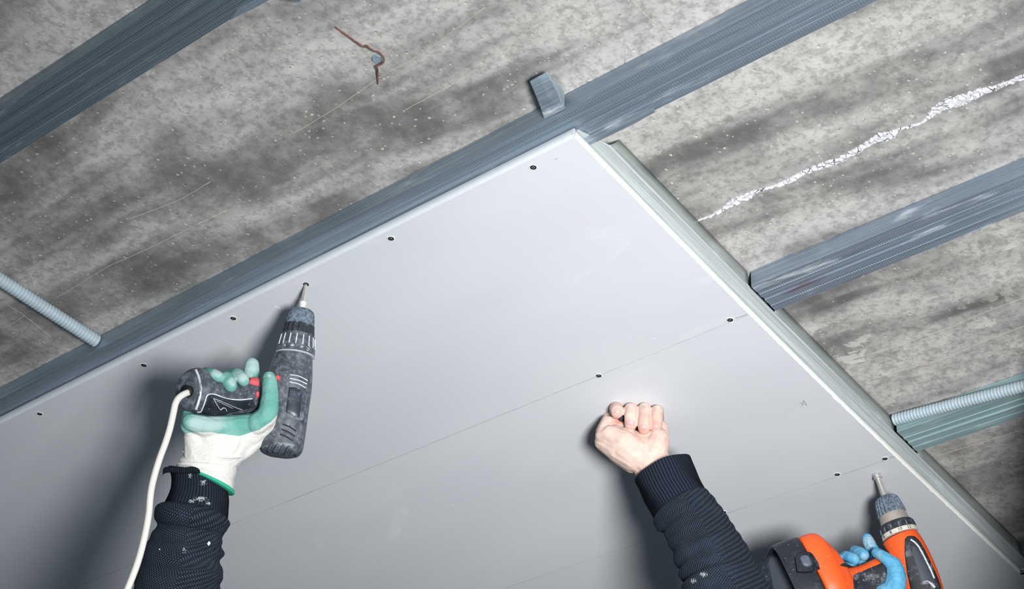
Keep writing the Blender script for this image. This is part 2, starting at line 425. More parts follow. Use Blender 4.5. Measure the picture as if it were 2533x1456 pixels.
def m_rib():
    t = NT('navy_rib_knit', .95, spec=.15); r = t.xyz(t.attr('ring'))
    p1 = t.math('SINE', t.math('MULTIPLY', r[0], 58.0)); nz = t.noise(t.pos(), 500.0, 3)
    q = t.math('SINE', t.math('MULTIPLY', r[1], 2600.0))
    base = t.mix(t.step(t.math('ADD', p1, t.math('MULTIPLY', nz, .6)), -.6, 1.2), lin((17, 21, 29)), lin((40, 48, 62)))
    pl = t.attr('dust', 'Fac'); base = t.mix(t.math('MULTIPLY', t.step(t.math('ADD', t.math('MULTIPLY', nz, 1.2), pl), 1.15, 1.4), .8), base, lin((190, 195, 198)))
    h = t.math('ADD', p1, t.math('MULTIPLY', q, .15))
    return t.out(base, t.bump(h, .8, .0012))
def m_skin():
    t = NT('skin', .6, spec=.25); p = t.pos(); f = t.noise(p, 90.0, 4); g = t.noise(p, 900.0, 3); r = t.attr('flush', 'Fac'); s = t.attr('soot', 'Fac')
    base = t.mix(t.step(f, .3, .75), lin((203, 174, 161)), lin((215, 191, 180)))
    base = t.mix(r, base, lin((200, 122, 106)))
    base = t.mix(t.math('MULTIPLY', s, t.step(t.noise(p, 420.0, 4), .42, .62)), base, lin((120, 116, 112)))
    t.b.inputs['Subsurface Weight'].default_value = .12; t.b.inputs['Subsurface Radius'].default_value = (.006, .002, .001); t.b.inputs['Subsurface Scale'].default_value = 1.0
    ck = t.noise(t.mapv(p, (1, 1, .35)), 260.0, 4)
    return t.out(base, t.bump(t.math('ADD', t.math('MULTIPLY', g, .3), ck), .14, .0006))
def m_glove():
    t = NT('dipped_knit_glove', .8, spec=.3); p = t.pos(); c = t.attr('coat', 'Fac'); w = t.attr('worn', 'Fac')
    nz = t.noise(p, 160.0, 4); n2 = t.noise(p, 40.0, 5)
    cc = t.step(t.math('ADD', c, t.math('MULTIPLY', t.math('SUBTRACT', nz, .5), .25)), .45, .58)
    teal = t.mix(t.step(n2, .3, .7), lin((92, 152, 142)), lin((122, 172, 164)))
    wf = t.math('MULTIPLY', t.step(t.math('ADD', w, t.math('MULTIPLY', t.math('SUBTRACT', n2, .5), .9)), .3, .8), .85)
    teal = t.mix(wf, teal, lin((164, 188, 184)))
    x, y, z = t.xyz(p)[:3]
    kn = t.math('SINE', t.math('MULTIPLY', z, 2 * math.pi / .0013)); side = t.math('SINE', t.math('MULTIPLY', t.math('SUBTRACT', x, y), 2 * math.pi / .0018))
    wh = t.mix(t.step(t.math('MULTIPLY', kn, side), -.6, .6), lin((204, 202, 198)), lin((216, 214, 210)))
    base = t.mix(cc, wh, teal); kb = t.math('MULTIPLY', t.math('MULTIPLY', kn, side), t.math('SUBTRACT', 1.0, cc))
    h = t.math('ADD', t.math('MULTIPLY', kb, .10), t.math('ADD', t.noise(p, 130.0, 5, .6), t.math('MULTIPLY', t.noise(t.mapv(p, (1, 1, 2.4)), 42.0, 4, .5, .8), 2.4)))
    return t.out(base, t.bump(h, .7, .0014))
def m_blueglove():
    t = NT('blue_latex_glove', .62, spec=.35); p = t.pos(); w = t.attr('worn', 'Fac'); n2 = t.noise(p, 70.0, 5, .6); n3 = t.noise(p, 240.0, 4)
    base = t.mix(t.step(n2, .3, .75), lin((76, 156, 198)), lin((106, 176, 210)))
    base = t.mix(t.math('MULTIPLY', t.step(t.math('ADD', w, t.math('SUBTRACT', n2, .5)), .3, .75), .85), base, lin((150, 182, 196)))
    base = t.mix(t.math('MULTIPLY', t.math('MULTIPLY', t.step(n3, .56, .7), w), .7), base, lin((74, 96, 110)))
    return t.out(base, t.bump(t.math('ADD', t.noise(t.mapv(p, (1, 1, 2.2)), 110.0, 5, .6), t.math('MULTIPLY', t.noise(t.mapv(p, (1, 1, 2.6)), 45.0, 4, .5, .9), 2.2)), .7, .0017))
def m_dusty(name, rgb, dustc=(170, 180, 192), amt=.5, rough=.5, sc=55.0, thr=(.48, .7)):
    t = NT(name, rough, spec=.45); p = t.pos(); a = t.noise(p, sc, 6, .62); b = t.noise(p, sc * 9, 4, .6); c = lin(rgb)
    f = t.math('MULTIPLY', t.step(t.math('ADD', t.math('MULTIPLY', a, .65), t.math('MULTIPLY', b, .35)), *thr), amt)
    base = t.mix(f, c, lin(dustc)); sp = t.math('MULTIPLY', t.math('LESS_THAN', t.voro(p, 420.0), .2), t.math('GREATER_THAN', t.xyz(t.voro(p, 420.0, out='Color'))[0], .955))
    base = t.mix(t.math('MULTIPLY', sp, .8), base, lin((220, 224, 228)))
    return t.out(base, t.bump(b, .3, .0004), t.math('ADD', rough, t.math('MULTIPLY', f, .4)))

MC = m_concrete(); MB = m_board()
M_core = m_plain('gypsum_core', (240, 239, 234), .9, nz=.05, nsc=400, bumpd=.0008)
M_paper_edge = m_plain('paper_edge', (206, 210, 216), .7, nz=.03)
M_screw = m_plain('phosphated_screw', (52, 52, 58), .45, .6, nz=.1)
M_white = m_plain('white_plaster', (244, 244, 246), .9, nz=.04, nsc=500, bumpd=.0006)
M_rust = m_plain('rusty_wire', (120, 84, 74), .85, .2, nz=.3, nsc=400)
M_line = m_plain('pale_mortar_line', (180, 177, 172), .9)
M_pencil = m_plain('pencil', (120, 120, 124), .8)
M_conduit = m_plain('grey_conduit', (166, 182, 190), .5, nz=.05)
M_cord = m_plain('white_cord_pvc', (212, 208, 200), .5, nz=.03)
M_dark = m_plain('black_void', (6, 6, 8), .7)
M_red = m_plain('red_switch', (214, 92, 98), .5)
M_torn = m_plain('torn_paper_rim', (228, 228, 228), .9)
M_linew = m_plain('rubbed_white_edge', (206, 210, 216), .7, nz=.15, nsc=300)
M_steel = m_plain('bright_steel', (206, 202, 198), .25, .6, nz=.1, nsc=200)
M_steelmatt = m_plain('matt_steel_ring', (176, 168, 160), .5, .4, nz=.05)
M_orange = m_dusty('orange_shell', (238, 92, 36), (244, 160, 130), .35, .42, 30, (.58, .8))
M_blackrub = m_dusty('black_rubber_grip', (34, 36, 42), (150, 154, 160), .75, .6, 70, (.5, .68))
M_blackpl = m_dusty('black_battery_plastic', (30, 34, 42), (90, 96, 104), .4, .32, 40)
M_batface = m_plain('dark_grey_plastic', (62, 68, 78), .45)
M_drill = m_dusty('dark_grey_housing', (62, 66, 74), (150, 160, 172), .55, .36, 130, (.42, .72))
M_chuck = m_dusty('dusty_chuck', (58, 68, 80), (136, 152, 168), .85, .7, 260, (.36, .66))
M_ribs = m_dusty('dark_collar', (38, 42, 50), (140, 150, 160), .55, .5, 140, (.5, .72))
M_numring = m_plain('ivory_number_ring', (206, 202, 190), .6)
M_ink = m_plain('black_ink', (30, 30, 32), .6)
M_nail = m_plain('fingernail', (206, 162, 158), .3, nz=.04)
M_green = m_plain('green_hem', (40, 166, 130), .9, nz=.15, nsc=600)
MK = m_knit(); MR = m_rib(); MS = m_skin(); MG = m_glove(); MBG = m_blueglove()
M_floor = m_plain('screed_floor', (112, 134, 150), .9, nz=.1, nsc=6)
M_wall = m_plain('rendered_wall', (110, 130, 146), .95, nz=.08, nsc=4)

# ================================================================= SETTING
ZC = ZB + 0.0405       # underside of the concrete
def struct(o): o['kind'] = 'structure'; return o
ceil = struct(box('ceiling', (-4, -3.5, ZC), (3.2, 5, ZC + .2), MC))
struct(box('floor', (-4, -3.5, -.1), (3.2, 5, 0), M_floor))
struct(box('wall_left', (-4.15, -3.5, 0), (-4, 5, ZC), M_wall))
struct(box('shade_wall_right', (.288, .64, 0), (.49, 5, ZC), MC))  # unseen wall, added to shade the bottom right corner
struct(box('wall_back', (-4, 5, 0), (3.2, 5.15, ZC), M_wall))

# chipped white plaster seam running across the concrete
seam = [(220, 1130, 8), (340, 1085, 16), (450, 1015, 42), (560, 965, 46), (640, 925, 22), (740, 895, 14), (860, 850, 30), (980, 790, 30), (1100, 745, 42), (1230, 700, 40), (1340, 640, 44), (1420, 590, 38), (1500, 545, 56), (1590, 525, 54), (1640, 490, 22), (1720, 462, 9), (1810, 435, 14), (1880, 370, 46), (1980, 310, 74), (2100, 275, 74), (2220, 225, 54), (2330, 190, 34), (2430, 150, 26), (2540, 110, 44), (2640, 75, 40), (2760, 40, 30)]
def build_seam():
    c = cat(np.array(seam, float), 14); n = len(c); m = 15; V = []; F = []; rnd = random.Random(4)
    for i, (x, y, w) in enumerate(c):
        t = c[min(i + 1, n - 1), :2] - c[max(i - 1, 0), :2]; t /= np.linalg.norm(t); nn = np.array([-t[1], t[0]])
        for j in range(m):
            s = j / (m - 1) * 2 - 1
            jag = 1 + .55 * mnoise.noise(Vector((i * .31, 5 if s < 0 else 9, 0))) + .25 * mnoise.noise(Vector((i * .9, 2 if s < 0 else 7, 0)))
            q = np.array([x, y]) + nn * s * w * .5 * jag; p = onz(1650 + q[0] / 2.869, 150 + q[1] / 2.869, .0405)
            h = 0.0
            if 0 < j < m - 1:
                k = Vector((p[0] * 95, p[1] * 95, 0))
                h = .0009 + .0060 * (1 - s * s) * abs(mnoise.noise(k)) + .0034 * max(0, mnoise.noise(k * 2.3))
            V.append((p[0], p[1], ZC - h + (.0006 if j in (0, m - 1) else 0)))
    for i in range(n - 1):
        for j in range(m - 1): F.append((i * m + j, i * m + j + 1, (i + 1) * m + j + 1, (i + 1) * m + j))
    t = NT('chipped_plaster', .95, spec=.2); p = t.pos(); e = t.voro(t.mapv(p, (1, 1, 1)), 85.0, feat='DISTANCE_TO_EDGE'); nz = t.noise(p, 60.0, 5)
    cr = t.math('MULTIPLY', t.step(e, .05, .02), t.step(nz, .47, .54))
    base = t.mix(cr, lin((206, 206, 210)), lin((80, 82, 92)))
    base = t.mix(t.math('MULTIPLY', t.step(t.noise(p, 130.0, 4), .55, .75), .4), base, lin((176, 178, 184)))
    mt = t.out(base, t.bump(nz, .6, .003))
    me = mesh('plaster_seam', V, F); fixn(me)
    o = link('plaster_seam', me, mt, ceil, smooth=False); o['label'] = 'chipped white plaster seam'
build_seam()
hair = [[(119, 750), (257, 665), (355, 620), (560, 520)], [(700, 345), (810, 280), (870, 240), (934, 195), (973, 172), (1018, 148), (1100, 93), (1200, 18)],
        [(993, 277), (1060, 240), (1150, 190), (1260, 110), (1330, 60)], [(1637, 377), (1730, 305), (1847, 212), (1990, 95)],
        [(2084, 893), (2200, 862), (2300, 826), (2369, 802), (2440, 770), (2540, 735)], [(2130, 945), (2233, 914), (2330, 888), (2420, 850), (2540, 803)],
        [(2307, 1130), (2390, 1105), (2480, 1078), (2540, 1058)], [(1558, -4), (1600, 40), (1640, 70), (1672, 88)],
        [(18, 753), (60, 780), (95, 808), (133, 840)], [(300, 548), (430, 500), (520, 450)], [(1545, 158), (1551, 120)], [(0, 815), (40, 795), (60, 780)]]
for k, h in enumerate(hair):
    pts = []
    c = cat(np.array(h, float), 5) if len(h) > 2 else np.array(h, float)
    for i, (x, y) in enumerate(c):
        p = onz(x, y, .0405); w = .0012 * mnoise.noise(Vector((i * .6, k, 0))); pts.append((p[0] + w, p[1] - w, ZC))
    tube('mortar_line', pts, .00038, M_line, ceil, seg=6, sub=1)
# thin cracks standing proud of the right hand bays, and the anchor with its wire
an = onz(933, 143, .0405)
def disc(name, c, r, z0, z1, mat, parent, seg=24, r2=None, r3=None):
    V = []; prof = [(r * .9, z0), (r, z0 * .6 + z1 * .4), (r, z1)] if r2 is None else [(r2, z0), (r, z1)]
    if r3: prof = [(0.0001, z0 + r3), (r * .35, z0 + r3 * .8), (r * .55, z0)] + prof
    for rr, z in prof:
        for k in range(seg): V.append((c[0] + rr * math.cos(2 * math.pi * k / seg), c[1] + rr * math.sin(2 * math.pi * k / seg), z))
    n = len(prof); F = [(i * seg + k, i * seg + (k + 1) % seg, (i + 1) * seg + (k + 1) % seg, (i + 1) * seg + k) for i in range(n - 1) for k in range(seg)]
    F.append(tuple(range(seg))); F.append(tuple((n - 1) * seg + k for k in reversed(range(seg))))
    me = mesh(name, V, F); fixn(me); o = link(name, me, mat, parent); autosharp(o, 30); return o
anchor = disc('anchor', an, .0062, ZC - .003, ZC + .002, m_plain('pale_zinc', (170, 190, 204), .4, .5, nz=.2, nsc=300), ceil)
anchor['label'] = 'round zinc anchor head'
wp = [(828, 66, 0.0405), (850, 82, .039), (870, 96, .036), (893, 112, .034), (903, 116, .033), (908, 113, .033), (913, 118, .033), (925, 126, .034), (938, 130, .033), (948, 141, .032), (949, 152, .032), (941, 160, .033), (932, 165, .031), (934, 172, .034), (934, 190, .038), (934, 207, .0407)]
wr = tube('tie_wire', [onz(x, y, z) for x, y, z in wp], .0011, M_rust, None, seg=8, sub=4)
tag(wr, 'rusty bent tie wire curling around a round anchor on the bare concrete', 'wire')

# ================================================================= METAL GRID
ZP = 0.0131
SEC = [(.007, .0262), (0, .0262), (-.0004, .013), (0, 0), (.012, 0), (.0128, .0009), (.0192, .0009), (.020, 0), (.0262, 0), (.0275, .002), (.0325, .002), (.0338, 0), (.040, 0), (.0408, .0009), (.0472, .0009), (.048, 0), (.060, 0), (.0604, .013), (.060, .0262), (.053, .0262)]
DOTS = (.0025, .0049, .0073, .0097, .0148, .0172, .0222, .0246, .0356, .038, .0428, .0452, .0502, .0526, .0550, .0574)
def profile(label, x0, x1, v0a, v0b, mat):
    """C-profile along x from x0 to x1; edge runs from v0a to v0b"""
    V = []; F = []; n = len(SEC); xs = np.linspace(x0, x1, 9)
    T = 0.0006
    P = np.array(SEC); tn = np.gradient(P, axis=0); tn /= np.linalg.norm(tn, axis=1)[:, None]; Nn = np.c_[-tn[:, 1], tn[:, 0]]
    inner = P + Nn * T
    loop = list(P) + list(inner[::-1]); m = len(loop)
    for x in xs:
        f = (x - x0) / (x1 - x0); b = v0a + (v0b - v0a) * f
        for d, z in loop: V.append((x, b + d, ZB + ZP + z))
    for i in range(len(xs) - 1):
        for k in range(m): k2 = (k + 1) % m; F.append((i * m + k, i * m + k2, (i + 1) * m + k2, (i + 1) * m + k))
    F.append(tuple(range(m))); F.append(tuple((len(xs) - 1) * m + k for k in reversed(range(m))))
    me = mesh('ceiling_profile', V, F); fixn(me)
    o = link('ceiling_profile', me, mat); autosharp(o, 12)
    return tag(o, label, 'metal profile', 'galvanised ceiling profiles')
def dots(v0): return [v0 + d for d in DOTS]
pa = profile('galvanised ceiling profile crossing the upper left corner, free of any board', -1.6, 1.3, -.4175, -.4155, m_zinc('zinc_left', (132, 150, 163), metal=.65, dots=dots(-.4165), dust=.25))
pb = profile('galvanised ceiling profile along the long upper edge of the plasterboard', -2.3, 1.3, -.0292, -.0292, m_zinc('zinc_main', (150, 167, 181), metal=.55, dots=dots(-.0292), dust=.4))
pc = profile('galvanised ceiling profile below the white plaster seam, with reddish reflections painted into its colour', .0135, 1.3, .3668, .3700, m_zinc('zinc_mid', (158, 174, 190), metal=.55, rough=.28, dots=dots(.3690), dust=.75, red_refl=.7))
pd = profile('teal-grey ceiling profile running beside the grey conduit at the right edge', .0135, .287, .7625, .7643, m_zinc('zinc_low', (158, 186, 190), rough=.42, dust=.45, metal=.25))
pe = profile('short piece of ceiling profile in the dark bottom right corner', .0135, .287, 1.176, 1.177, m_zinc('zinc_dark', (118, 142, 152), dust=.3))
# lapped connector plates
def sheet(name, pts, parent, mat, th=.0008):
    """pts: 2-D grid of (px,py,z) or metres (x,y,z,'m')"""
    G = [[(Vector(onz(*p)) if len(p) == 3 else Vector((p[0], p[1], ZB + p[2]))) for p in row] for row in pts]
    V = []; F = []; r = len(G); c = len(G[0])
    for row in G: V += row
    for j in range(r - 1):
        for i in range(c - 1): F.append((j * c + i, j * c + i + 1, (j + 1) * c + i + 1, (j + 1) * c + i))
    me = mesh(name, V, F); fixn(me)
    o = link(name, me, mat, parent, smooth=False); m = o.modifiers.new('s', 'SOLIDIFY'); m.thickness = th; m.offset = 0; return o
zcl = m_zinc('zinc_clip', (160, 178, 192), rough=.4, dust=.8)
sheet('connector_plate', [[(-.03, .020, .0122, 'm'), (.010, .020, .0122, 'm'), (.092, .020, .0122, 'm'), (.094, .020, .0122, 'm')], [(-.03, .0325, .0122, 'm'), (.010, .034, .0122, 'm'), (.060, .0345, .0122, 'm'), (.090, .0325, .0122, 'm')]], pb, zcl)
sheet('connector_plate', [[(588, 22, .0126), (625, 0, .0126), (680, -35, .0126)], [(568, 50, .0126), (640, 14, .0126), (700, -20, .0126)]], pa, zcl)
# perimeter track along the short edge of the board
MT = m_zinc('zinc_track', (204, 212, 214), rough=.3, axis=1, dust=.9, metal=.2)  # paler than the web: the flange's highlight is put into tint and dust
MTW = m_zinc('zinc_track_web', (172, 180, 176), rough=.38, axis=1, dust=.3, metal=.4)
def xe(v): return -.0035 - .0075 * math.sin(math.pi * min(max(v / 1.2, 0), 1))
def xt(v): return .0140 - .0045 * math.sin(math.pi * min(max((v - .05) / 1.15, 0), 1))
tr = thing('perimeter_track', 'shiny galvanised edge track along the short edge of the plasterboard', 'metal track', (0, .6, ZB + .0125))
V = []; F = []
vs = list(np.linspace(.0475, 1.30, 90)); V += [(-.03, .004, ZB + .0124), (-.0005, .005, ZB + .0124)]; F = []
prof = [(-.030, .0126), (-.002, .0126), (.003, .0121), (.008, .0126)]
rows = []
for v in vs:
    w = xt(v); row = [(-.030, v, .0126), (xe(v) - .001, v, .0126), (xe(v) + .0035, v, .0121), (w - .0035, v, .0126), (w - .001, v, .0120), (w, v, .0128), (w, v, .0145)]
    rows.append([len(V) + i for i in range(len(row))]); V += [(a, b, ZB + c) for a, b, c in row]
for a, b in zip(rows, rows[1:]):
    for i in range(len(a) - 1): F.append((a[i], a[i + 1], b[i + 1], b[i]))
F += [(0, 1, rows[0][1], rows[0][0]), (1, rows[0][2], rows[0][1]), (1, rows[0][3], rows[0][2]), (1, rows[0][4], rows[0][3]), (1, rows[0][5], rows[0][4])]
me = mesh('flange', V, F); fixn(me); o = link('flange', me, MT, tr); autosharp(o, 20); m = o.modifiers.new('s', 'SOLIDIFY'); m.thickness = .0006; m.offset = -1 if False else 0
def web(v0, v1, top0, top1, cut0, cut1):
    V = []; F = []; n = 30
    for i in range(n):
        t = i / (n - 1); v = v0 + (v1 - v0) * t; vt = top0 + (top1 - top0) * t; zt = .0385
        if t == 1 and cut1: zt = .0385
        V += [(xt(v), v, ZB + .0128), (xt(v) + .0006, v * .45 + vt * .55, ZB + .026), (xt(v), vt, ZB + zt)]
    for i in range(n - 1):
        for j in range(2): F.append((i * 3 + j, (i + 1) * 3 + j, (i + 1) * 3 + j + 1, i * 3 + j + 1))
    me = mesh('web', V, F); fixn(me); o = link('web', me, MTW, tr); m = o.modifiers.new('s', 'SOLIDIFY'); m.thickness = .0006
    return o
web(.0475, .3640, .068, .3630, 0, 1); web(.4300, .7610, .4340, .7595, 1, 1); web(.8330, 1.174, .838, 1.172, 1, 1); web(1.256, 1.30, 1.258, 1.30, 1, 1)
# folded tab at the cut of the web
sheet('tab', [[(1838, 694, .0125), (1852, 706, .0125)], [(1846, 704, .0105), (1855, 712, .0118)]], tr, MT)
sheet('tab', [[(2266, 1124, .0135), (2272, 1110, .03)], [(2268, 1126, .0135), (2275, 1113, .03)]], tr, MT)

# hanger straps
hg = thing('hanger_strap', 'bent galvanised hanger strap sticking out above the long profile', 'hanger', onz(1360, 285, .0125))
sheet('strap', [[(1311, 200, .024), (1330, 189, .024), (1352, 178, .025)], [(1319, 219, .0195), (1342, 209, .019), (1363, 199, .0195)], [(1332, 250, .0150), (1357, 240, .0140), (1378, 229, .0150)], [(1347, 292, .0118), (1372, 281, .0118), (1394, 270, .0118)]], hg, zcl, .0012)
sheet('folded_flange', [[(1352, 178, .025), (1372, 196, .028), (1388, 213, .030)], [(1363, 199, .0195), (1378, 212, .022), (1393, 228, .026)], [(1378, 229, .0150), (1386, 236, .017), (1395, 248, .022)], [(1394, 270, .0118), (1395, 270, .013), (1396, 269, .016)]], hg, m_zinc('zinc_clip2', (184, 198, 204), rough=.4, dust=.6), .0012)
h2 = thing('hanger_strap', 'tip of a hanger strap just showing at the top edge beside the left profile', 'hanger', onz(735, 0, .02))
sheet('strap', [[(655, -60, .0128), (690, -75, .0128)], [(690, -25, .014), (725, -42, .014)], [(715, 0, .018), (752, -8, .018)], [(728, 4, .021), (742, 3, .021)]], h2, zcl, .0012)

# conduits
def conduit(name, label, A, B, r, pitch=.0051, sag=0.0):
    A = np.array(A, float); B = np.array(B, float); A[2] += ZB; B[2] += ZB; L = np.linalg.norm(B - A); n = int(L / pitch * 8)
    pts = [A + (B - A) * i / n + np.array([0, 0, -sag * math.sin(math.pi * i / n)]) for i in range(n + 1)]
    shp = [1.0, 1.0, .995, .97, .90, .86, .92, .98]; rs = [r * shp[i % 8] for i in range(n + 1)]
    o = tube(name, pts, rs, M_conduit, None, seg=20, sub=1); return tag(o, label, 'conduit', 'corrugated grey conduits')
a = onz(0, 690, .0303); b = onz(253, 853, .0285)
d_ = (a - b) / np.linalg.norm(a - b)
A0 = a + d_ * .15; conduit('conduit', 'corrugated grey conduit on the left, ending at the long profile', (A0[0], A0[1], .0303), (b[0] + .0, -.0305, .0285), .0098)
conduit('conduit', 'corrugated grey conduit at the right edge beside the teal-grey profile', (.0150, .7538, .0290), (.287, .7541, .003), .0087, .0049)

# ================================================================= PLASTERBOARD
bd = thing('plasterboard', 'large pale grey plasterboard sheet screwed to the ceiling profiles', 'plasterboard', (-1.2, .6, ZB))
V = []; F = []
outl = [(-2.4, 0.0)] + [(xe(0) - .0, 0.0)] + [(xe(v), v) for v in np.linspace(.004, 1.2095, 80)] + [(xe(1.21), 1.2098), (-2.4, 1.2098)]
n = len(outl)
bm = bmesh.new()
lo = [bm.verts.new((x, y, ZB)) for x, y in outl]
f = bm.faces.new(lo); r = bmesh.ops.extrude_face_region(bm, geom=[f])
for v in [g for g in r['geom'] if isinstance(g, bmesh.types.BMVert)]: v.co.z += .0123
bmesh.ops.recalc_face_normals(bm, faces=bm.faces)
eds = [e for e in bm.edges if e.verts[0].co.z < ZB + .001 and e.verts[1].co.z < ZB + .001 and abs(e.verts[0].co.y) < .001 and abs(e.verts[1].co.y) < .001]
bmesh.ops.bevel(bm, geom=eds, offset=.0022, segments=3, affect='EDGES')
me = bpy.data.meshes.new('board'); bm.to_mesh(me); bm.free()
o = link('board', me, MB, bd); autosharp(o, 25)
# exposed gypsum core along the cut edge, with torn paper
V = []; F = []; k = 0; N = 420
for i in range(N):
    v = .002 + (1.2095 - .002) * i / (N - 1); j = mnoise.noise(Vector((v * 60, 3, 0))); j2 = max(0, mnoise.noise(Vector((v * 160, 7, 0))))
    x = xe(v); dn = .0006 + .0010 * max(0, j) + .0008 * j2; inn = .0006 + .0018 * max(0, j) + .0012 * j2
    V += [(x - inn, v, ZB - .00025), (x + .0005, v, ZB - .0002), (x + .0011 + .0004 * j, v, ZB + .004), (x + .0010, v, ZB + .0112), (x - .001, v, ZB + .0112)]
for i in range(N - 1):
    for q in range(4): F.append((i * 5 + q, i * 5 + q + 1, i * 5 + 6 + q, i * 5 + 5 + q))
me = mesh('cut_edge', V, F); fixn(me); o = link('cut_edge', me, M_core, bd); o['label'] = 'rough white cut edge'
# paper band on the long factory edge
V = []; F = []
for i in range(120):
    x = -2.39 + 2.384 * i / 119; V += [(x, .0035, ZB - .0003), (x, .0012, ZB + .0002), (x, -.0006, ZB + .0026), (x, -.0007, ZB + .0085), (x, .0, ZB + .0118)]
for i in range(119):
    for q in range(4): F.append((i * 5 + q, i * 5 + q + 1, i * 5 + 6 + q, i * 5 + 5 + q))
me = mesh('paper_edge', V, F); fixn(me); link('paper_edge', me, M_paper_edge, bd)

bd2 = box('plasterboard', (-2.4, 1.2100, ZB + .0001), (.0, 2.0, ZB + .0123), MB)
tag(bd2, 'second plasterboard sheet, a sliver of it in the bottom right corner beyond the joint', 'plasterboard')
SCREWS = [(98, 1023), (356, 903), (577, 787), (967, 590), (1319, 414), (1481, 929), (1806, 791), (2189, 1134), (2071, 1173), (1790, 1266), (2530, 1417), (757, 703)]
for k, (x, y) in enumerate(SCREWS):
    c = onz(x, y, 0)
    # torn paper collar, ragged
    Vc = []; seg = 28; rnd = random.Random(k)
    for q in range(seg):
        t = 2 * math.pi * q / seg; rr = .0050 + .0008 * mnoise.noise(Vector((math.cos(t) * 1.5, math.sin(t) * 1.5, k * 3.1))) + .0004 * math.sin(t + 2.1)
        Vc.append((c[0] + rr * math.cos(t), c[1] + rr * math.sin(t), ZB - .0001))
    for q in range(seg):
        t = 2 * math.pi * q / seg; Vc.append((c[0] + .0047 * math.cos(t), c[1] + .0047 * math.sin(t), ZB - .0009))
    for q in range(seg):
        t = 2 * math.pi * q / seg; Vc.append((c[0] + .0040 * math.cos(t), c[1] + .0040 * math.sin(t), ZB - .0001))
    Fc = [(a * seg + q, a * seg + (q + 1) % seg, (a + 1) * seg + (q + 1) % seg, (a + 1) * seg + q) for a in (0, 1) for q in range(seg)]
    me = mesh('torn_paper', Vc, Fc); fixn(me); link('torn_paper', me, M_torn, bd) if k != 11 else None
    s = disc('screw', c, .0042, ZB - .0004, ZB + .003, M_screw, bd, r3=.0010)
    for ang in (.5 + k, .5 + k + math.pi / 2):
        ca, sa = math.cos(ang), math.sin(ang); l, w = .0021, .00045
        q = [(c[0] + a * ca * l - b * sa * w, c[1] + a * sa * l + b * ca * w, ZB - .00052) for a, b in ((-1, -1), (1, -1), (1, 1), (-1, 1))]
        q2 = [(a, b, ZB + .0004) for a, b, _ in q]
        me = mesh('cross_slot', q + q2, [(0, 1, 2, 3), (7, 6, 5, 4), (0, 4, 5, 1), (1, 5, 6, 2), (2, 6, 7, 3), (3, 7, 4, 0)]); fixn(me)
        link('cross_slot', me, M_dark, s, smooth=False)
# pencil cross, a tick mark by the corner and by the row
def mark(name, line, w=.0007, mat=M_pencil):
    for (a, b) in zip(line, line[1:]):
        A = onz(*a, 0); B = onz(*b, 0); d = (B - A)[:2]; d /= np.linalg.norm(d); nn = np.array([-d[1], d[0]]) * w / 2
        q = [(A[0] + nn[0], A[1] + nn[1]), (B[0] + nn[0], B[1] + nn[1]), (B[0] - nn[0], B[1] - nn[1]), (A[0] - nn[0], A[1] - nn[1])]
        V = [(x, y, ZB - .00012) for x, y in q] + [(x, y, ZB + .0003) for x, y in q]
        me = mesh(name, V, [(3, 2, 1, 0), (4, 5, 6, 7), (0, 1, 5, 4), (1, 2, 6, 5), (2, 3, 7, 6), (3, 0, 4, 7)]); fixn(me)
        link(name, me, mat, bd, smooth=False)
mark('pencil_cross', [(1976, 995), (1996, 1001)], .0006); mark('pencil_cross', [(1983, 1004), (1989, 990)], .0006); mark('pencil_cross', [(1987, 990), (1996, 1001)], .0006)
mark('pencil_line', [(1819, 787), (1848, 777)], .0008); mark('pencil_line', [(2200, 1131), (2215, 1127)], .0008)
mark('scuff', [(680, 757), (694, 763)], .0014, M_core); mark('scuff', [(1372, 394), (1380, 391)], .001, m_plain('reddish_smudge', (190, 150, 146), .9))

# ================================================================= WORKER WITH THE CORDED DRILL
def K(x, y): return 280 + x / 1.785, 640 + y / 1.785
def G(x, y): return 430 + x / 5.2, 870 + y / 5.2
def Q(x, y): return 280 + x / 4.09, 1100 + y / 4.09
F1 = Frame(757, 703, 20.0)
dr = thing('corded_drill', 'dusty black corded drill driving a screw into the left part of the plasterboard', 'drill', F1.P(*K(828, 228), 0))
def ax(a, b): return ((*a, 0), (*b, 0))
AX1 = ax(K(850, 118), K(733, 885)); LT = 885 - 118.0
def pr(L): return [((y - 118) / LT, r / 1.785) for y, r in L]
lathe('bit', F1, AX1, pr([(114, 6), (118, 8), (135, 8.5), (150, 10), (152, 11), (195, 11)]), M_steel, dr, seg=6, sharp=20)
lathe('bit_holder', F1, AX1, pr([(190, 12), (193, 16), (205, 16), (208, 14), (226, 15), (232, 16)]), m_plain('chalky_steel', (220, 216, 214), .6, .2, nz=.1, nsc=400), dr, seg=16)
lathe('chuck', F1, AX1, pr([(224, 12), (226, 30), (229, 42), (236, 52), (250, 59), (275, 62), (296, 64), (300, 63)]), M_chuck, dr)
lathe('chuck_ring', F1, AX1, pr([(298, 60), (300, 63.5), (310, 64), (345, 69), (347, 66)]), M_ribs, dr, seg=120, disp=lambda th, t: .0010 * max(-.2, math.cos(th * 18)))
_, f1 = lathe('torque_collar', F1, AX1, pr([(343, 68), (345, 74), (352, 76), (400, 83), (403, 83), (430, 85.5), (432, 84)]), M_drill, dr, seg=160, disp=lambda th, t: -.0007 * max(0, math.cos(th * 14)) if t < .365 else 0)
lathe('collar_line', F1, AX1, pr([(430.5, 84), (431, 86.0), (432.6, 86.2), (433.2, 85)]), M_linew, dr)
def rp(f, t, th, r):        # point on a lathe surface
    return f['A'] + f['e'] * f['L'] * t + r * f['mm'] * (math.sin(th) * f['s'] + math.cos(th) * f['n'])
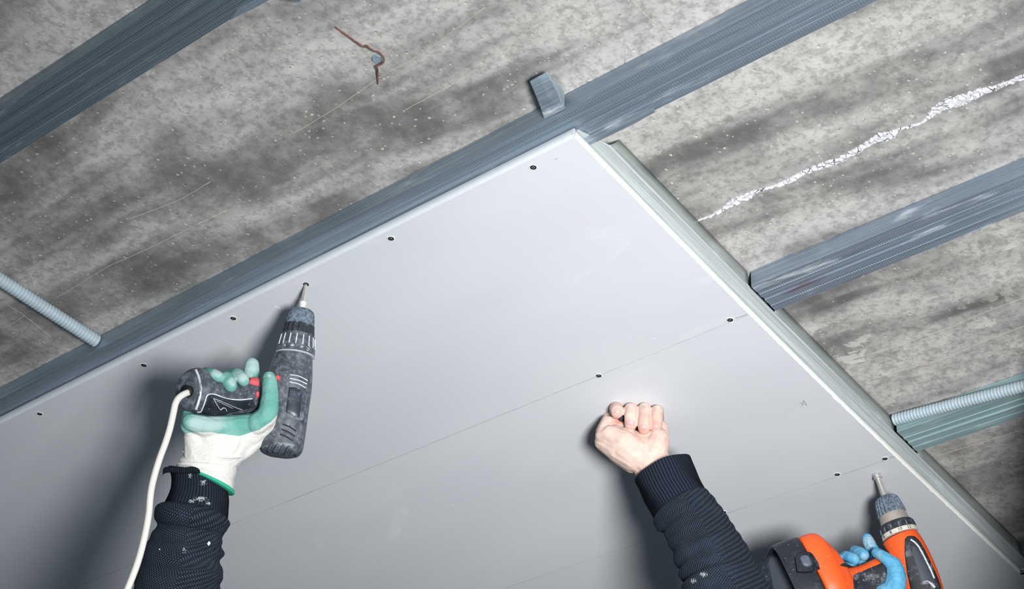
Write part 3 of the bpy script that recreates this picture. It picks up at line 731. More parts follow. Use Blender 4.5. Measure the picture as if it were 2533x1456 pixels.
def collar_mark(name, f, t0, t1, th0, th1, r0, r1, h, mat, parent):
    V = []; n = 6
    for hh in (h, -.001):
        for i in range(n):
            th = th0 + (th1 - th0) * i / (n - 1)
            for t, r in ((t0, r0), (t1, r1)):
                p = rp(f, t, th, r); d = math.sin(th) * f['s'] + math.cos(th) * f['n']; V.append(p + d * hh)
    F = []; m = 2 * n
    for i in range(n - 1): F += [(2 * i, 2 * i + 1, 2 * i + 3, 2 * i + 2), (m + 2 * i + 2, m + 2 * i + 3, m + 2 * i + 1, m + 2 * i)]
    F += [(2 * i, 2 * i + 2, m + 2 * i + 2, m + 2 * i) for i in range(n - 1)] + [(2 * i + 3, 2 * i + 1, m + 2 * i + 1, m + 2 * i + 3) for i in range(n - 1)] + [(0, m, m + 1, 1), (2 * n - 2, 2 * n - 1, m + 2 * n - 1, m + 2 * n - 2)]
    me = mesh(name, V, F); fixn(me); return link(name, me, mat, parent, smooth=False)
sg = 1 if (f1['s'] @ RC[:, 0]) > 0 else -1
for th in (-1.15, -.78, -.42, -.06, .30, .66, 1.02, 1.35):
    collar_mark('collar_rib', f1, (356 - 118) / LT, (402 - 118) / LT, sg * th - .025, sg * th + .025, 76.6 / 1.785, 83 / 1.785, .0009, M_linew, dr)
def text_on(name, s, f, t, th, r, size, mat, parent, flip=False, rot=0.0):
    cu = bpy.data.curves.new(name, 'FONT'); cu.body = s; cu.size = size; cu.align_x = 'CENTER'; cu.align_y = 'CENTER'; cu.extrude = .00012; cu.resolution_u = 3
    t_ = bpy.data.objects.new('tmp', cu); COL.objects.link(t_); dg = bpy.context.evaluated_depsgraph_get(); me = bpy.data.meshes.new_from_object(t_.evaluated_get(dg)); bpy.data.objects.remove(t_)
    p = rp(f, t, th, r); d = math.sin(th) * f['s'] + math.cos(th) * f['n']; upv = -f['e']; rt = np.cross(upv, d)
    cr, sr = math.cos(rot), math.sin(rot); r2 = rt * cr + upv * sr; u2 = -rt * sr + upv * cr
    for v in me.vertices:
        v.co = Vector(p + d * (.0003 + v.co.z) + r2 * v.co.x + u2 * v.co.y)
    me.name = name; return link(name, me, mat, parent, smooth=False)
for s, th, rot in (('-', -1.0, 0.6), ('o', -.62, 0), ('8', -.2, math.pi / 2), ('o', .26, 0), ('·', .34, 0), ('111', .66, 1.2)):
    text_on('collar_symbol', s, f1, (413 - 118) / LT, sg * th, 84.6 / 1.785, .0062, M_linew, dr, rot=rot)
def cr(cx, cy, r, off=0, ratio=1.0, ex=2.2):
    a = K(cx - .99 * r, cy - .13 * r); b = K(cx + .99 * r, cy + .13 * r); return (*a, *b, off, ratio, ex)
body1 = loft('motor_housing', F1, [cr(797, 430, 82), cr(796, 436, 85), cr(791, 462, 90), cr(786, 490, 95), cr(780, 530, 100), cr(774, 580, 102, 0, .95), cr(767, 640, 100, 0, .92, 2.6), cr(760, 700, 99, 0, .92, 2.8), cr(752, 760, 99, 0, .9, 3), cr(744, 815, 98, 0, .9, 3), cr(740, 838, 96, 0, .9, 3), cr(736, 856, 84, 0, .9, 3), cr(733, 868, 55, 0, .9, 3)], M_drill, dr, seg=64, sub=4)
bb = bvh(body1)
for L in ([(750, 730), (780, 742), (808, 760)], [(744, 752), (772, 764), (801, 782)], [(736, 773), (765, 785), (793, 803)]):
    strip('vent_slot', bb, [K(*p) for p in L], 4.2, .0002, M_dark, dr)
for L in ([(782, 511), (822, 518), (858, 537)], [(780, 527), (820, 536), (855, 552)], [(780, 543), (818, 552), (850, 569)]):
    strip('raised_bar', bb, [K(*p) for p in L], 2.6, .0009, M_linew, dr)
ruled('rating_panel', bb, [K(776, 566), K(810, 568), K(836, 580)], [K(762, 676), K(795, 692), K(822, 700)], .0012, m_dusty('smooth_panel', (42, 48, 60), (120, 132, 150), .5, .35, 30, (.5, .7)), dr, nu=16, nv=16, dome=.0006)
ruled('side_cover', bb, [K(848, 600), K(857, 590)], [K(824, 712), K(842, 722)], .0018, M_drill, dr, nu=6, nv=16)
for i in range(7):
    x = 668 + i * 24; y = 806 + i * 5
    strip('rear_fin', bb, [K(x + 14, y - 2), K(x + 4, y + 14), K(x - 8, y + 36)], 6.0, .0030, M_drill, dr)
# handle
def hr(cx, cy, h, off, ratio=.82, ex=2.3, lean=.10):
    a = G(cx + lean * h, cy - h); b = G(cx - lean * h, cy + h); return (*a, *b, off, ratio, ex)
hand1 = loft('handle', F1, [hr(175, 480, 205, .054), hr(190, 480, 245, .052), hr(215, 480, 268, .050), hr(262, 490, 282, .046), hr(330, 510, 280, .041), hr(420, 545, 255, .036), hr(560, 585, 238, .029), hr(740, 600, 222, .020), hr(920, 590, 205, .011), hr(1080, 570, 205, .004), hr(1250, 540, 215, -.002), hr(1400, 520, 220, -.006)], M_drill, dr, seg=56, sub=4)
hb = bvh(hand1, body1)
strip('rim_line', hb, [G(282, 225), G(325, 330), G(345, 450), G(330, 600), G(285, 740)], 5.5, .0008, M_linew, dr)
strip('seam_line', hb, [G(300, 775), G(350, 765), G(395, 660), G(430, 560), G(490, 540), G(560, 555), G(680, 600), G(840, 615), G(1010, 600)], 2.6, .0005, M_linew, dr, sub=8)
ruled('rubber_grip', hb, [G(360, 770), G(410, 650), G(445, 575), G(490, 552), G(600, 580), G(760, 618), G(900, 628), G(1010, 612)], [G(380, 790), G(460, 800), G(540, 830), G(640, 810), G(740, 780), G(860, 750), G(960, 730), G(1050, 700)], .0011, m_dusty('black_grip', (26, 29, 38), (90, 98, 112), .35, .45, 60), dr, nu=40, nv=12)
strip('grip_ridge', hb, [G(500, 592), G(560, 690), G(600, 740), G(625, 715), G(660, 722), G(680, 765)], 2.0, .0017, M_linew, dr, sub=6)
strip('grip_ridge', hb, [G(500, 595), G(620, 640), G(760, 700), G(880, 742)], 1.8, .0017, M_linew, dr, sub=6)
strip('grip_ridge', hb, [G(540, 625), G(640, 670), G(760, 725)], 1.6, .0017, M_linew, dr, sub=6)
ruled('trigger', hb, [G(975, 345), G(1040, 352), G(1105, 370)], [G(965, 400), G(1030, 425), G(1100, 445)], .0045, M_red, dr, nu=12, nv=8, dome=.001)
ruled('lock_button', hb, [G(1045, 520), G(1070, 505), G(1095, 515)], [G(1050, 560), G(1070, 600), G(1090, 580)], .0030, M_red, dr, nu=10, nv=8)
ruled('direction_switch', hb, [G(1325, 300), G(1350, 298), G(1375, 320)], [G(1330, 370), G(1350, 372), G(1372, 360)], .0040, M_red, dr, nu=10, nv=8)
tube('cord_bushing', [F1.P(*G(150, 500), .060), F1.P(*G(215, 520), .052)], .0075, M_dark, dr, seg=16, sub=2)
tube('cord', [F1.P(x, y, o) for x, y, o in [(478, 969, .050), (468, 970, .058), (456, 974, .064), (443, 983, .067), (434, 998, .068), (428, 1025, .068), (420, 1060, .068), (409, 1095, .068), (396, 1130, .068), (384, 1168, .068), (375, 1205, .069), (371, 1235, .070), (368, 1270, .070), (362, 1305, .070), (352, 1350, .071), (339, 1395, .072), (322, 1440, .073), (305, 1480, .074), (285, 1530, .075), (270, 1590, .07), (262, 1660, .06)]], .0042, M_cord, dr, seg=14, sub=6)

# --- the person
p1 = thing('person', 'person in navy knit sweater, gloved hand gripping a corded drill, bare fist on board', 'person', F1.P(900, 1600, 0))
G1 = [
 # palm mass under the handle
 [(*G(215, 900), .044, 22), (*G(420, 960), .036, 27), (*G(700, 960), .022, 28), (*G(980, 940), .020, 29), (*G(1120, 900), .018, 27)],
 [(*G(185, 860), .040, 17), (*G(170, 960), .036, 17), (*G(260, 1060), .024, 22)],
 [(*G(180, 800), .036, 14), (*G(190, 900), .034, 17)],
 [(*G(240, 1020), .026, 24), (*G(330, 1200), .012, 40), (*G(340, 1330), .008, 43)],
 [(*G(420, 1020), .024, 32), (*G(520, 1150), .012, 50), (*G(480, 1330), .006, 54)],
 [(*G(800, 1020), .018, 30), (*G(700, 1150), .010, 46), (*G(600, 1300), .006, 50)],
 [(*G(1000, 1010), .018, 29), (*G(860, 1160), .010, 32), (*G(700, 1330), .006, 38)],
 [(*G(1200, 880), .022, 24), (*G(1150, 960), .020, 26), (*G(980, 1080), .014, 28)],
 [(*G(1235, 960), .018, 17), (*G(1130, 1090), .012, 17), (*G(960, 1240), .008, 20), (*G(800, 1350), .006, 20)],
 # back of hand behind the handle
 [(*G(300, 950), -.002, 20), (*G(480, 900), -.012, 24), (*G(850, 880), -.022, 24)],
 # thumb in front
 [(*G(1225, 335), .038, 17.5), (*G(1235, 400), .040, 19.5), (*G(1240, 560), .040, 22), (*G(1225, 720), .038, 24.5), (*G(1190, 830), .034, 27), (*G(1080, 920), .028, 29)],
 # index finger reaching up behind the trigger
 [(*G(1005, 165), .004, 18.5), (*G(1000, 230), .004, 20.5), (*G(1010, 330), -.002, 19), (*G(1040, 520), -.016, 18), (*G(1080, 760), -.016, 20), (*G(1080, 880), .004, 22)],
 # middle
 [(*G(900, 372), .040, 15), (*G(880, 345), .040, 17), (*G(820, 300), .030, 18.5), (*G(740, 290), .016, 16), (*G(700, 340), -.004, 16), (*G(760, 600), -.020, 18), (*G(820, 860), -.012, 21)],
 # ring
 [(*G(735, 440), .050, 16.5), (*G(715, 400), .049, 18), (*G(680, 340), .043, 17.5), (*G(640, 320), .028, 16), (*G(600, 340), .004, 16), (*G(600, 600), -.014, 18), (*G(640, 860), -.008, 20)],
 # little finger
 [(*G(575, 320), .050, 14.5), (*G(520, 300), .047, 16.5), (*G(450, 268), .038, 14), (*G(410, 250), .026, 11), (*G(400, 300), .010, 13), (*G(400, 600), -.004, 16), (*G(440, 860), -.002, 18)],
]
def clampz(o):
    for v in o.data.vertices:
        if v.co.z > ZB - .0006: v.co.z = ZB - .0006
gl = voxel('work_glove', G1, F1, MG, p1, vox=.0013, smooth=7)
gl['label'] = 'white knit glove with dusty teal coating'
def coat(px, py, co_):
    gx = (px - 430) * 5.2; gy = (py - 870) * 5.2
    edge = np.interp(gx, [80, 200, 450, 850, 1100, 1250, 1340], [1080, 1040, 1030, 1085, 1000, 900, 800])
    return np.clip(.5 + (edge - gy) / 90, 0, 1)
paint(gl, 'coat', coat)
def worn(px, py, co_):
    gx = (px - 430) * 5.2; gy = (py - 870) * 5.2
    w = np.zeros(len(px))
    for cx, cy, r in ((760, 380, 90), (1000, 170, 160), (950, 300, 110), (560, 260, 90), (480, 900, 230), (300, 930, 150), (1225, 300, 40), (870, 320, 110)):
        w = np.maximum(w, np.exp(-((gx - cx) ** 2 + (gy - cy) ** 2) / (2 * (r * .6) ** 2)))
    return w
paint(gl, 'worn', worn)
def fold(th, l, t): return .0011 * math.sin(l * 620 + .6 * math.sin(th * 2)) * (.4 + .6 * max(0, -math.cos(th)))
cf = loft('glove_cuff', F1, [(*G(110, 1090), *G(1110, 1090), .010, .62), (*G(100, 1180), *G(1040, 1190), .006, .66), (*G(100, 1260), *G(930, 1330), .004, .72), (*Q(700, 90), *Q(1290, 160), .002, .74), (*Q(660, 180), *Q(1258, 230), 0, .78), (*Q(640, 205), *Q(1235, 320), 0, .8), (*Q(640, 235), *Q(1215, 440), 0, .82), (*Q(655, 255), *Q(1210, 480), 0, .8)][2:], MG, p1, seg=96, sub=6, disp=fold)
cf['label'] = 'white knitted wrist of the glove'
paint(cf, 'coat', lambda a, b, c: np.zeros(len(a))); paint(cf, 'worn', lambda a, b, c: np.zeros(len(a)))
hemp = loft('glove_hem', F1, [(*Q(655, 232), *Q(1214, 462), 0, .84), (*Q(655, 240), *Q(1218, 478), 0, .86), (*Q(658, 252), *Q(1214, 492), 0, .85), (*Q(665, 258), *Q(1205, 498), 0, .82)], M_green, p1, seg=96, sub=3, disp=lambda th, l, t: .0016)
hemp['label'] = 'green hem of the glove cuff'
def ribd(th, l, t): return .0007 * math.sin(th * 58) + .0012 * math.sin(th * 5 + l * 60)
r1 = loft('sleeve_cuff', F1, [(*Q(565, 225), *Q(1130, 395), 0, .78), (*Q(590, 330), *Q(1150, 480), 0, .80), (*Q(580, 430), *Q(1158, 560), -.001, .82), (*Q(545, 520), *Q(1155, 640), -.002, .84), (*Q(510, 600), *Q(1150, 760), -.003, .84)], MR, p1, seg=232, sub=5, disp=ribd)
# turned-up ruffled lip of the cuff on the left, over the glove
lp = cat(np.array([(500, 300, .016), (510, 245, .030), (560, 228, .040), (640, 232, .046), (720, 240, .049), (790, 226, .050), (850, 240, .048), (880, 268, .045)], float), 8)
V = []; F = []
for i, (x, y, o_) in enumerate(lp):
    w = 62 * min(1, .45 + i / 14) * (1 if i < len(lp) - 8 else .35 + .65 * (len(lp) - i) / 8); wob = 7 * mnoise.noise(Vector((i * .5, 1, 0)))
    for j, (dy, do) in enumerate(((-8, 0), (wob, .0045), (w * .4, .0055 + .0012 * math.sin(i * 1.1)), (w * .75, .0045), (w + wob, .0005), (w * .8, -.004), (w * .2, -.004))):
        V.append(F1.P(*Q(x + wob * .5, y - 6 + dy), o_ + do))
m7 = 7
for i in range(len(lp) - 1):
    for j in range(m7): F.append((i * m7 + j, i * m7 + (j + 1) % m7, (i + 1) * m7 + (j + 1) % m7, (i + 1) * m7 + j))
F += [tuple(range(m7)), tuple((len(lp) - 1) * m7 + j for j in reversed(range(m7)))]
me = mesh('cuff_lip', V, F); at = me.attributes.new('ring', 'FLOAT_VECTOR', 'POINT')
at.data.foreach_set('vector', np.array([((i // m7) * .055, (i % m7) * .004, 0) for i in range(len(V))], float).ravel()); fixn(me)
lip = link('cuff_lip', me, MR, p1); m = lip.modifiers.new('s', 'SUBSURF'); m.levels = 1; m.render_levels = 2
s1 = loft('sleeve', F1, [(*Q(600, 600), *Q(1060, 700), -.003, .84), (*Q(510, 588), *Q(1100, 700), -.003, .88), (*Q(450, 620), *Q(1165, 745), -.003, .92), (*Q(412, 680), *Q(1188, 805), -.003, .92), (*Q(425, 745), *Q(1160, 862), -.004, .90), (*Q(440, 800), *Q(1118, 895), -.005, .88), (*Q(395, 880), *Q(1105, 950), -.006, .86), (*Q(345, 980), *Q(1100, 1020), -.008, .86), (*Q(310, 1060), *Q(1122, 1100), -.009, .86), (*Q(290, 1130), *Q(1085, 1185), -.010, .86), (*Q(260, 1210), *Q(1118, 1290), -.012, .86), (*Q(230, 1300), *Q(1085, 1380), -.013, .86), (*Q(205, 1400), *Q(1075, 1450), -.014, .86), (*Q(180, 1500), *Q(1080, 1540), -.015, .86), (*Q(140, 1650), *Q(1090, 1690), -.018, .86), (*Q(80, 1900), *Q(1120, 1950), -.02, .86), (*Q(60, 2900), *Q(1240, 2950), -.03, .86)], MK, p1, seg=96, sub=6,
    disp=lambda th, l, t: .0022 * mnoise.noise(Vector((math.cos(th) * 1.3, math.sin(th) * 1.3, l * 45))) + .0008 * math.sin(l * 420 + 2 * math.cos(th)))
def dust1(px, py, c):
    x = (px - 280) * 4.09; y = (py - 1100) * 4.09; w = np.zeros(len(px))
    for cx, cy, rx, ry in ((880, 545, 120, 42), (790, 570, 60, 30), (960, 590, 50, 30), (720, 1060, 30, 60), (780, 310, 30, 40), (910, 380, 60, 45)):
        w = np.maximum(w, np.exp(-(((x - cx) / rx) ** 2 + ((y - cy) / ry) ** 2)))
    return w * .78
for o in (r1, s1, lip): paint(o, 'dust', dust1)
sb = bvh(s1)
ruled('plaster_speck', sb, [Q(968, 972), Q(985, 992)], [Q(950, 998), Q(966, 1020)], .0008, M_core, p1, nu=5, nv=5)
ruled('plaster_speck', sb, [Q(465, 1048), Q(476, 1052)], [Q(463, 1058), Q(472, 1062)], .0006, M_core, p1, nu=4, nv=4)

# --- bare fist
F2 = Frame(1575, 993, 8.0)
def B(x, y): return 1440 + x / 6.33, 970 + y / 6.33
def A2(x, y): return 1400 + x / 2.822, 940 + y / 2.822
FI = [
 # index, curled, tip bent forward
 [(*B(548, 319.3), .004, 15.8), (*B(545, 286.3), .004, 17.3), (*B(535, 251.3), -.004, 17.5), (*B(520, 251.3), -.022, 16.3), (*B(500, 331.3), -.040, 17.3), (*B(500, 421.3), -.056, 18.3)],
 [(*B(762, 506.3), .002, 15.8), (*B(762, 471.3), .004, 16.9), (*B(765, 381.3), .006, 17.5), (*B(765, 266.3), .000, 17.9), (*B(765, 256.3), -.018, 16.8), (*B(740, 341.3), -.040, 17.3), (*B(720, 431.3), -.056, 18.3)],
 [(*B(968, 576.3), .004, 14.3), (*B(968, 541.3), .006, 16.1), (*B(972, 441.3), .008, 16.5), (*B(975, 261.3), .000, 17.1), (*B(975, 259.3), -.018, 16.3), (*B(950, 341.3), -.040, 17.3), (*B(930, 441.3), -.054, 18.3)],
 [(*B(1152, 556.3), .002, 13.3), (*B(1155, 521.3), .004, 15.1), (*B(1165, 421.3), .006, 15.9), (*B(1175, 291.3), .000, 16.5), (*B(1180, 291.3), -.016, 16.3), (*B(1180, 381.3), -.038, 17.3), (*B(1160, 481.3), -.050, 17.3)],
 # thumb tucked under the index
 [(*B(330, 620), -.010, 17), (*B(390, 440), -.012, 13), (*B(430, 450), -.010, 13), (*B(600, 500), -.016, 12), (*B(700, 540), -.014, 11)],
 [(*B(300, 620), -.024, 15), (*B(420, 380), -.034, 15)],
 # thenar
 [(*B(330, 690), -.012, 21), (*B(440, 660), -.006, 24), (*B(640, 760), -.004, 29), (*B(850, 900), -.012, 33)],
 [(*B(340, 780), -.020, 24), (*B(560, 880), -.016, 34), (*B(820, 1020), -.020, 37)],
 [(*B(420, 740), -.014, 26), (*B(640, 850), -.010, 33), (*B(860, 980), -.016, 37)],
 [(*B(700, 700), -.014, 24), (*B(1000, 860), -.018, 34)],
 [(*B(520, 640), -.010, 22), (*B(760, 740), -.010, 24)],
 # hypothenar
 [(*B(1190, 720), -.012, 27), (*B(1160, 830), -.012, 32), (*B(1100, 980), -.018, 36)],
 [(*B(1230, 560), -.022, 20), (*B(1240, 720), -.018, 22), (*B(1220, 850), -.018, 24)],
 [(*B(1150, 650), -.012, 22), (*B(1000, 760), -.014, 22)],
 # palm body and back of the hand
 [(*B(500, 520), -.046, 24), (*B(640, 900), -.040, 34)], [(*B(800, 500), -.046, 24), (*B(850, 900), -.040, 36)], [(*B(1120, 500), -.044, 22), (*B(1060, 900), -.036, 34)],
 [(*B(420, 760), -.034, 26), (*B(560, 960), -.034, 26), (*B(800, 1100), -.032, 28)],
 # wrist and forearm
 [(*B(850, 960), -.024, 40), (*B(1030, 1100), -.022, 40), (*B(1180, 1260), -.022, 41), (*B(1400, 1600), -.024, 43)],
 [(*B(1060, 960), -.022, 38), (*B(1180, 1100), -.020, 36), (*B(1300, 1260), -.020, 38)],
 [(*B(900, 1060), -.026, 26), (*B(960, 1220), -.024, 24), (*B(1100, 1420), -.026, 26)],
]
fist = voxel('body', FI, F2, MS, p1, vox=.00095, smooth=13)
clampz(fist)
fist['label'] = 'bare left fist and wrist'
def flush(px, py, c):
    x = (px - 1440) * 6.33; y = (py - 970) * 6.33; w = np.zeros(len(px))
    for cx, cy, rx, ry, a in ((960, 590, 90, 80, .6), (955, 420, 70, 90, .35), (1150, 480, 90, 90, .6), (770, 560, 90, 45, .4), (560, 360, 80, 70, .35), (560, 470, 110, 40, .9), (1050, 720, 200, 60, .25), (560, 200, 80, 60, .25)):
        w = np.maximum(w, a * np.exp(-(((x - cx) / rx) ** 2 + ((y - cy) / ry) ** 2)))
    return w
def soot(px, py, c):
    x = (px - 1440) * 6.33; y = (py - 970) * 6.33
    return .8 * np.exp(-(((x - 950) / 50) ** 2 + ((y - 220) / 35) ** 2)) + .45 * np.exp(-(((x - 780) / 60) ** 2 + ((y - 165) / 18) ** 2)) + .3 * np.exp(-(((x - 1135) / 30) ** 2 + ((y - 270) / 60) ** 2))
paint(fist, 'flush', flush); paint(fist, 'soot', soot)
fb = bvh(fist)
def nail(top, bot):
    o = ruled('fingernail', fb, [B(*p) for p in top], [B(*p) for p in bot], .00035, M_nail, fist, nu=16, nv=12, dome=.0002); o['label'] = 'pale pink fingernail'
nail([(505, 262), (555, 238), (612, 262)], [(512, 320), (558, 338), (608, 320)])
nail([(690, 452), (760, 425), (828, 455)], [(682, 505), (750, 525), (822, 520)])
nail([(905, 510), (955, 488), (1008, 512)], [(902, 555), (955, 575), (1012, 560)])
nail([(1112, 530), (1150, 508), (1190, 530)], [(1106, 572), (1145, 584), (1190, 575)])
ps = lathe('held_screw', F2, ((*B(606, 395), .004), (*B(630, 445), -.012)), [(0, .5), (.02, 5), (.5, 6.5), (1, 4)], M_screw, None, seg=20)[0]
tag(ps, 'dark screw tucked between the curled fingers of the bare fist', 'screw')
r2 = loft('sleeve_cuff', F2, [(*A2(500, 690), *A2(850, 552), -.022, .84), (*A2(484, 704), *A2(862, 548), -.022, .90), (*A2(500, 740), *A2(880, 590), -.022, .90), (*A2(545, 830), *A2(925, 690), -.022, .90), (*A2(590, 900), *A2(960, 745), -.022, .90), (*A2(640, 990), *A2(1010, 815), -.022, .86)], MR, p1, seg=232, sub=6, disp=ribd, capa=True)
s2 = loft('sleeve', F2, [(*A2(650, 930), *A2(960, 790), -.022, .84), (*A2(625, 945), *A2(995, 782), -.022, .92), (*A2(616, 985), *A2(1030, 820), -.022, .94), (*A2(630, 1020), *A2(1060, 862), -.022, .93), (*A2(672, 1040), *A2(1085, 900), -.022, .88), (*A2(695, 1090), *A2(1120, 955), -.022, .88), (*A2(725, 1150), *A2(1160, 1010), -.022, .88), (*A2(752, 1200), *A2(1195, 1060), -.022, .88), (*A2(748, 1250), *A2(1230, 1110), -.022, .9), (*A2(790, 1310), *A2(1270, 1180), -.022, .88), (*A2(782, 1365), *A2(1305, 1235), -.022, .9), (*A2(828, 1400), *A2(1340, 1300), -.022, .88), (*A2(810, 1450), *A2(1375, 1365), -.022, .9), (*A2(860, 1530), *A2(1420, 1440), -.022, .88), (*A2(930, 1640), *A2(1500, 1560), -.022, .88), (*A2(1010, 1800), *A2(1600, 1720), -.022, .88), (*A2(1300, 2400), *A2(1960, 2310), -.03, .88)], MK, p1, seg=96, sub=6,
    disp=lambda th, l, t: .0018 * mnoise.noise(Vector((math.cos(th) * 1.3, math.sin(th) * 1.3, l * 45))) + .0006 * math.sin(l * 420 + 2 * math.cos(th)))
def dust2(px, py, c):
    x = (px - 1400) * 2.822; y = (py - 940) * 2.822
    return .8 * np.maximum(np.exp(-(((x - 960) / 50) ** 2 + ((y - 1355) / 28) ** 2)), np.exp(-(((x - 890) / 40) ** 2 + ((y - 1400) / 30) ** 2)))
for o in (r2, s2): paint(o, 'dust', dust2)
for pts in ([(742, 556), (744, 538), (757, 533), (763, 545), (752, 553)], [(832, 550), (840, 535), (836, 522), (830, 522)], [(855, 548), (868, 556)]):
    tube('loose_thread', [F2.P(*A2(*p), -.010) for p in pts], .0006, M_ink, p1, seg=6, sub=5 if len(pts) > 2 else 1)

# ================================================================= SECOND WORKER WITH THE CORDLESS DRILL
def D(x, y): return 1880 + x / 5.277, 1250 + y / 5.277
def C6(x, y): return 2100 + x / 7.28, 1140 + y / 7.28
F3 = Frame(2167, 1172, 16.0)
d2 = thing('cordless_drill', 'orange and black cordless drill at the bottom right, battery to the left', 'drill', F3.P(2206, 1276, 0))
AX3 = ((*C6(487, 222), 0), (*C6(960, 1430), 0)); LL = 1430 - 222.0
def p6(L): return [((y - 222) / LL, r / 7.28) for y, r in L]
lathe('magnetic_bit_holder', F3, AX3, p6([(224, 60), (228, 72), (240, 76), (262, 76), (285, 68), (300, 66), (302, 80), (318, 80), (322, 60), (340, 54), (640, 58)]), M_steel, d2, seg=40)
lathe('chuck', F3, AX3, p6([(640, 40), (645, 120), (665, 165), (700, 200), (760, 218), (900, 244), (960, 254), (962, 236)]), M_chuck, d2, seg=150, disp=lambda th, t: .0010 * math.cos(th * 22))
lathe('chuck_core', F3, AX3, p6([(940, 230), (975, 242), (1020, 248), (1120, 262), (1122, 262)]), M_steelmatt, d2)
_, f3 = lathe('torque_collar', F3, AX3, p6([(1118, 262), (1124, 284), (1140, 298), (1165, 304), (1270, 318), (1272, 310)]), M_ribs, d2, seg=150, disp=lambda th, t: .0011 * max(-.3, math.cos(th * 13)) if t > .775 else 0)
lathe('number_ring', F3, AX3, p6([(1268, 312), (1272, 318), (1330, 324), (1345, 322)]), M_numring, d2)
sg3 = 1 if (f3['s'] @ RC[:, 0]) > 0 else -1
for s, th in (('6', -.98), ('8', -.42), ('10', .12), ('12', .66)):
    text_on('ring_number', s, f3, (1312 - 222) / LL, sg3 * th, 322.5 / 7.28, .0068, M_ink, d2)
for th in (-1.25, -.75, -.3, .15, .6, 1.05):
    collar_mark('collar_groove', f3, (1180 - 222) / LL, (1262 - 222) / LL, sg3 * th - .035, sg3 * th + .035, 305 / 7.28, 317 / 7.28, .0011, M_chuck, d2)
mh = loft('motor_housing', F3, [(*D(1612, 500), *D(2050, 332), 0, 1.0), (*D(1606, 520), *D(2072, 360), 0, 1.0), (*D(1625, 580), *D(2120, 430), 0, .98), (*D(1660, 690), *D(2190, 560), 0, .95, 2.2), (*D(1720, 830), *D(2265, 720), 0, .92, 2.3), (*D(1790, 980), *D(2330, 880), 0, .92, 2.3), (*D(1850, 1130), *D(2385, 1050), 0, .92, 2.3), (*D(1910, 1290), *D(2430, 1210), 0, .92, 2.3), (*D(1975, 1450), *D(2455, 1380), 0, .88, 2.3), (*D(2050, 1560), *D(2430, 1510), 0, .8)], M_orange, d2, seg=64, sub=4)
hd = loft('handle', F3, [(*D(1000, 790), *D(1260, 1330), .034, .62, 2.5), (*D(1120, 815), *D(1370, 1250), .030, .60, 2.5), (*D(1260, 800), *D(1480, 1200), .024, .62, 2.5), (*D(1420, 730), *D(1600, 1180), .016, .64, 2.5), (*D(1600, 640), *D(1740, 1180), .008, .68, 2.5), (*D(1780, 560), *D(1900, 1150), 0, .7, 2.4), (*D(1950, 600), *D(2040, 1050), 0, .7, 2.4)], M_orange, d2, seg=56, sub=4)
ft = loft('battery_foot', F3, [(*D(470, 490), *D(940, 1400), .046, .92, 4), (*D(600, 442), *D(1060, 1350), .044, .92, 4), (*D(690, 470), *D(1110, 1320), .042, .9, 4), (*D(790, 560), *D(1170, 1300), .040, .86, 3.5), (*D(880, 680), *D(1200, 1290), .038, .8, 3), (*D(960, 775), *D(1240, 1290), .036, .7, 2.6), (*D(1060, 815), *D(1290, 1260), .034, .6, 2.5)], M_orange, d2, seg=80, sub=4)
bt = loft('battery', F3, [(*D(88, 705), *D(545, 1580), .053, .78, 4), (*D(78, 668), *D(560, 1600), .052, .84, 4), (*D(100, 618), *D(580, 1590), .051, .88, 4), (*D(150, 588), *D(620, 1560), .050, .90, 4), (*D(320, 520), *D(800, 1480), .048, .90, 4), (*D(452, 484), *D(925, 1415), .046, .90, 4), (*D(480, 500), *D(945, 1400), .046, .85, 4)], M_blackpl, d2, seg=80, sub=5, sharp=40)
tb = bvh(bt, ft)
ruled('battery_end_plate', tb, [D(105, 740), D(140, 680), D(215, 672), D(280, 730)], [D(210, 1250), D(300, 1270), D(400, 1250), D(480, 1190)], .0008, M_batface, d2, nu=20, nv=24)
ruled('latch_housing', tb, [D(450, 700), D(480, 640), D(560, 606), D(650, 600), D(700, 650), D(770, 770)], [D(480, 880), D(560, 885), D(620, 890), D(700, 870), D(740, 850), D(780, 830)], .0045, M_blackpl, d2, nu=24, nv=16, smooth=5)
lt = bvh(bt, ft, bpy.data.objects['latch_housing'])
ruled('release_button', lt, [D(515, 690), D(540, 655), D(590, 645), D(625, 655)], [D(560, 785), D(600, 800), D(640, 795), D(675, 775)], .0022, m_plain('button_grey', (84, 92, 104), .4), d2, nu=16, nv=12, dome=.0008)
lt2 = bvh(bpy.data.objects['release_button'])
for i in range(6):
    strip('button_ridge', lt2, [D(545 + i * 15, 668 - (i < 4) * 4), D(562 + i * 15, 720), D(578 + i * 15, 775)], 1.1, .0010, m_plain('ridge_grey', (120, 128, 140), .4) if i == 0 else bpy.data.materials['ridge_grey'], d2)
gb = bvh(hd, mh, ft)
ruled('rubber_grip', gb, [D(1215, 925), D(1235, 895), D(1330, 860), D(1430, 815), D(1530, 775), D(1640, 720)], [D(1225, 1087), D(1290, 1120), D(1400, 1130), D(1500, 1130), D(1600, 1110), D(1680, 1080)], .0012, M_blackrub, d2, nu=30, nv=14)
ruled('front_grip', gb, [D(1040, 775), D(1100, 745), D(1200, 725), D(1300, 715), D(1370, 730)], [D(1050, 782), D(1120, 800), D(1200, 805), D(1280, 790), D(1345, 765)], .0012, M_blackrub, d2, nu=24, nv=8)
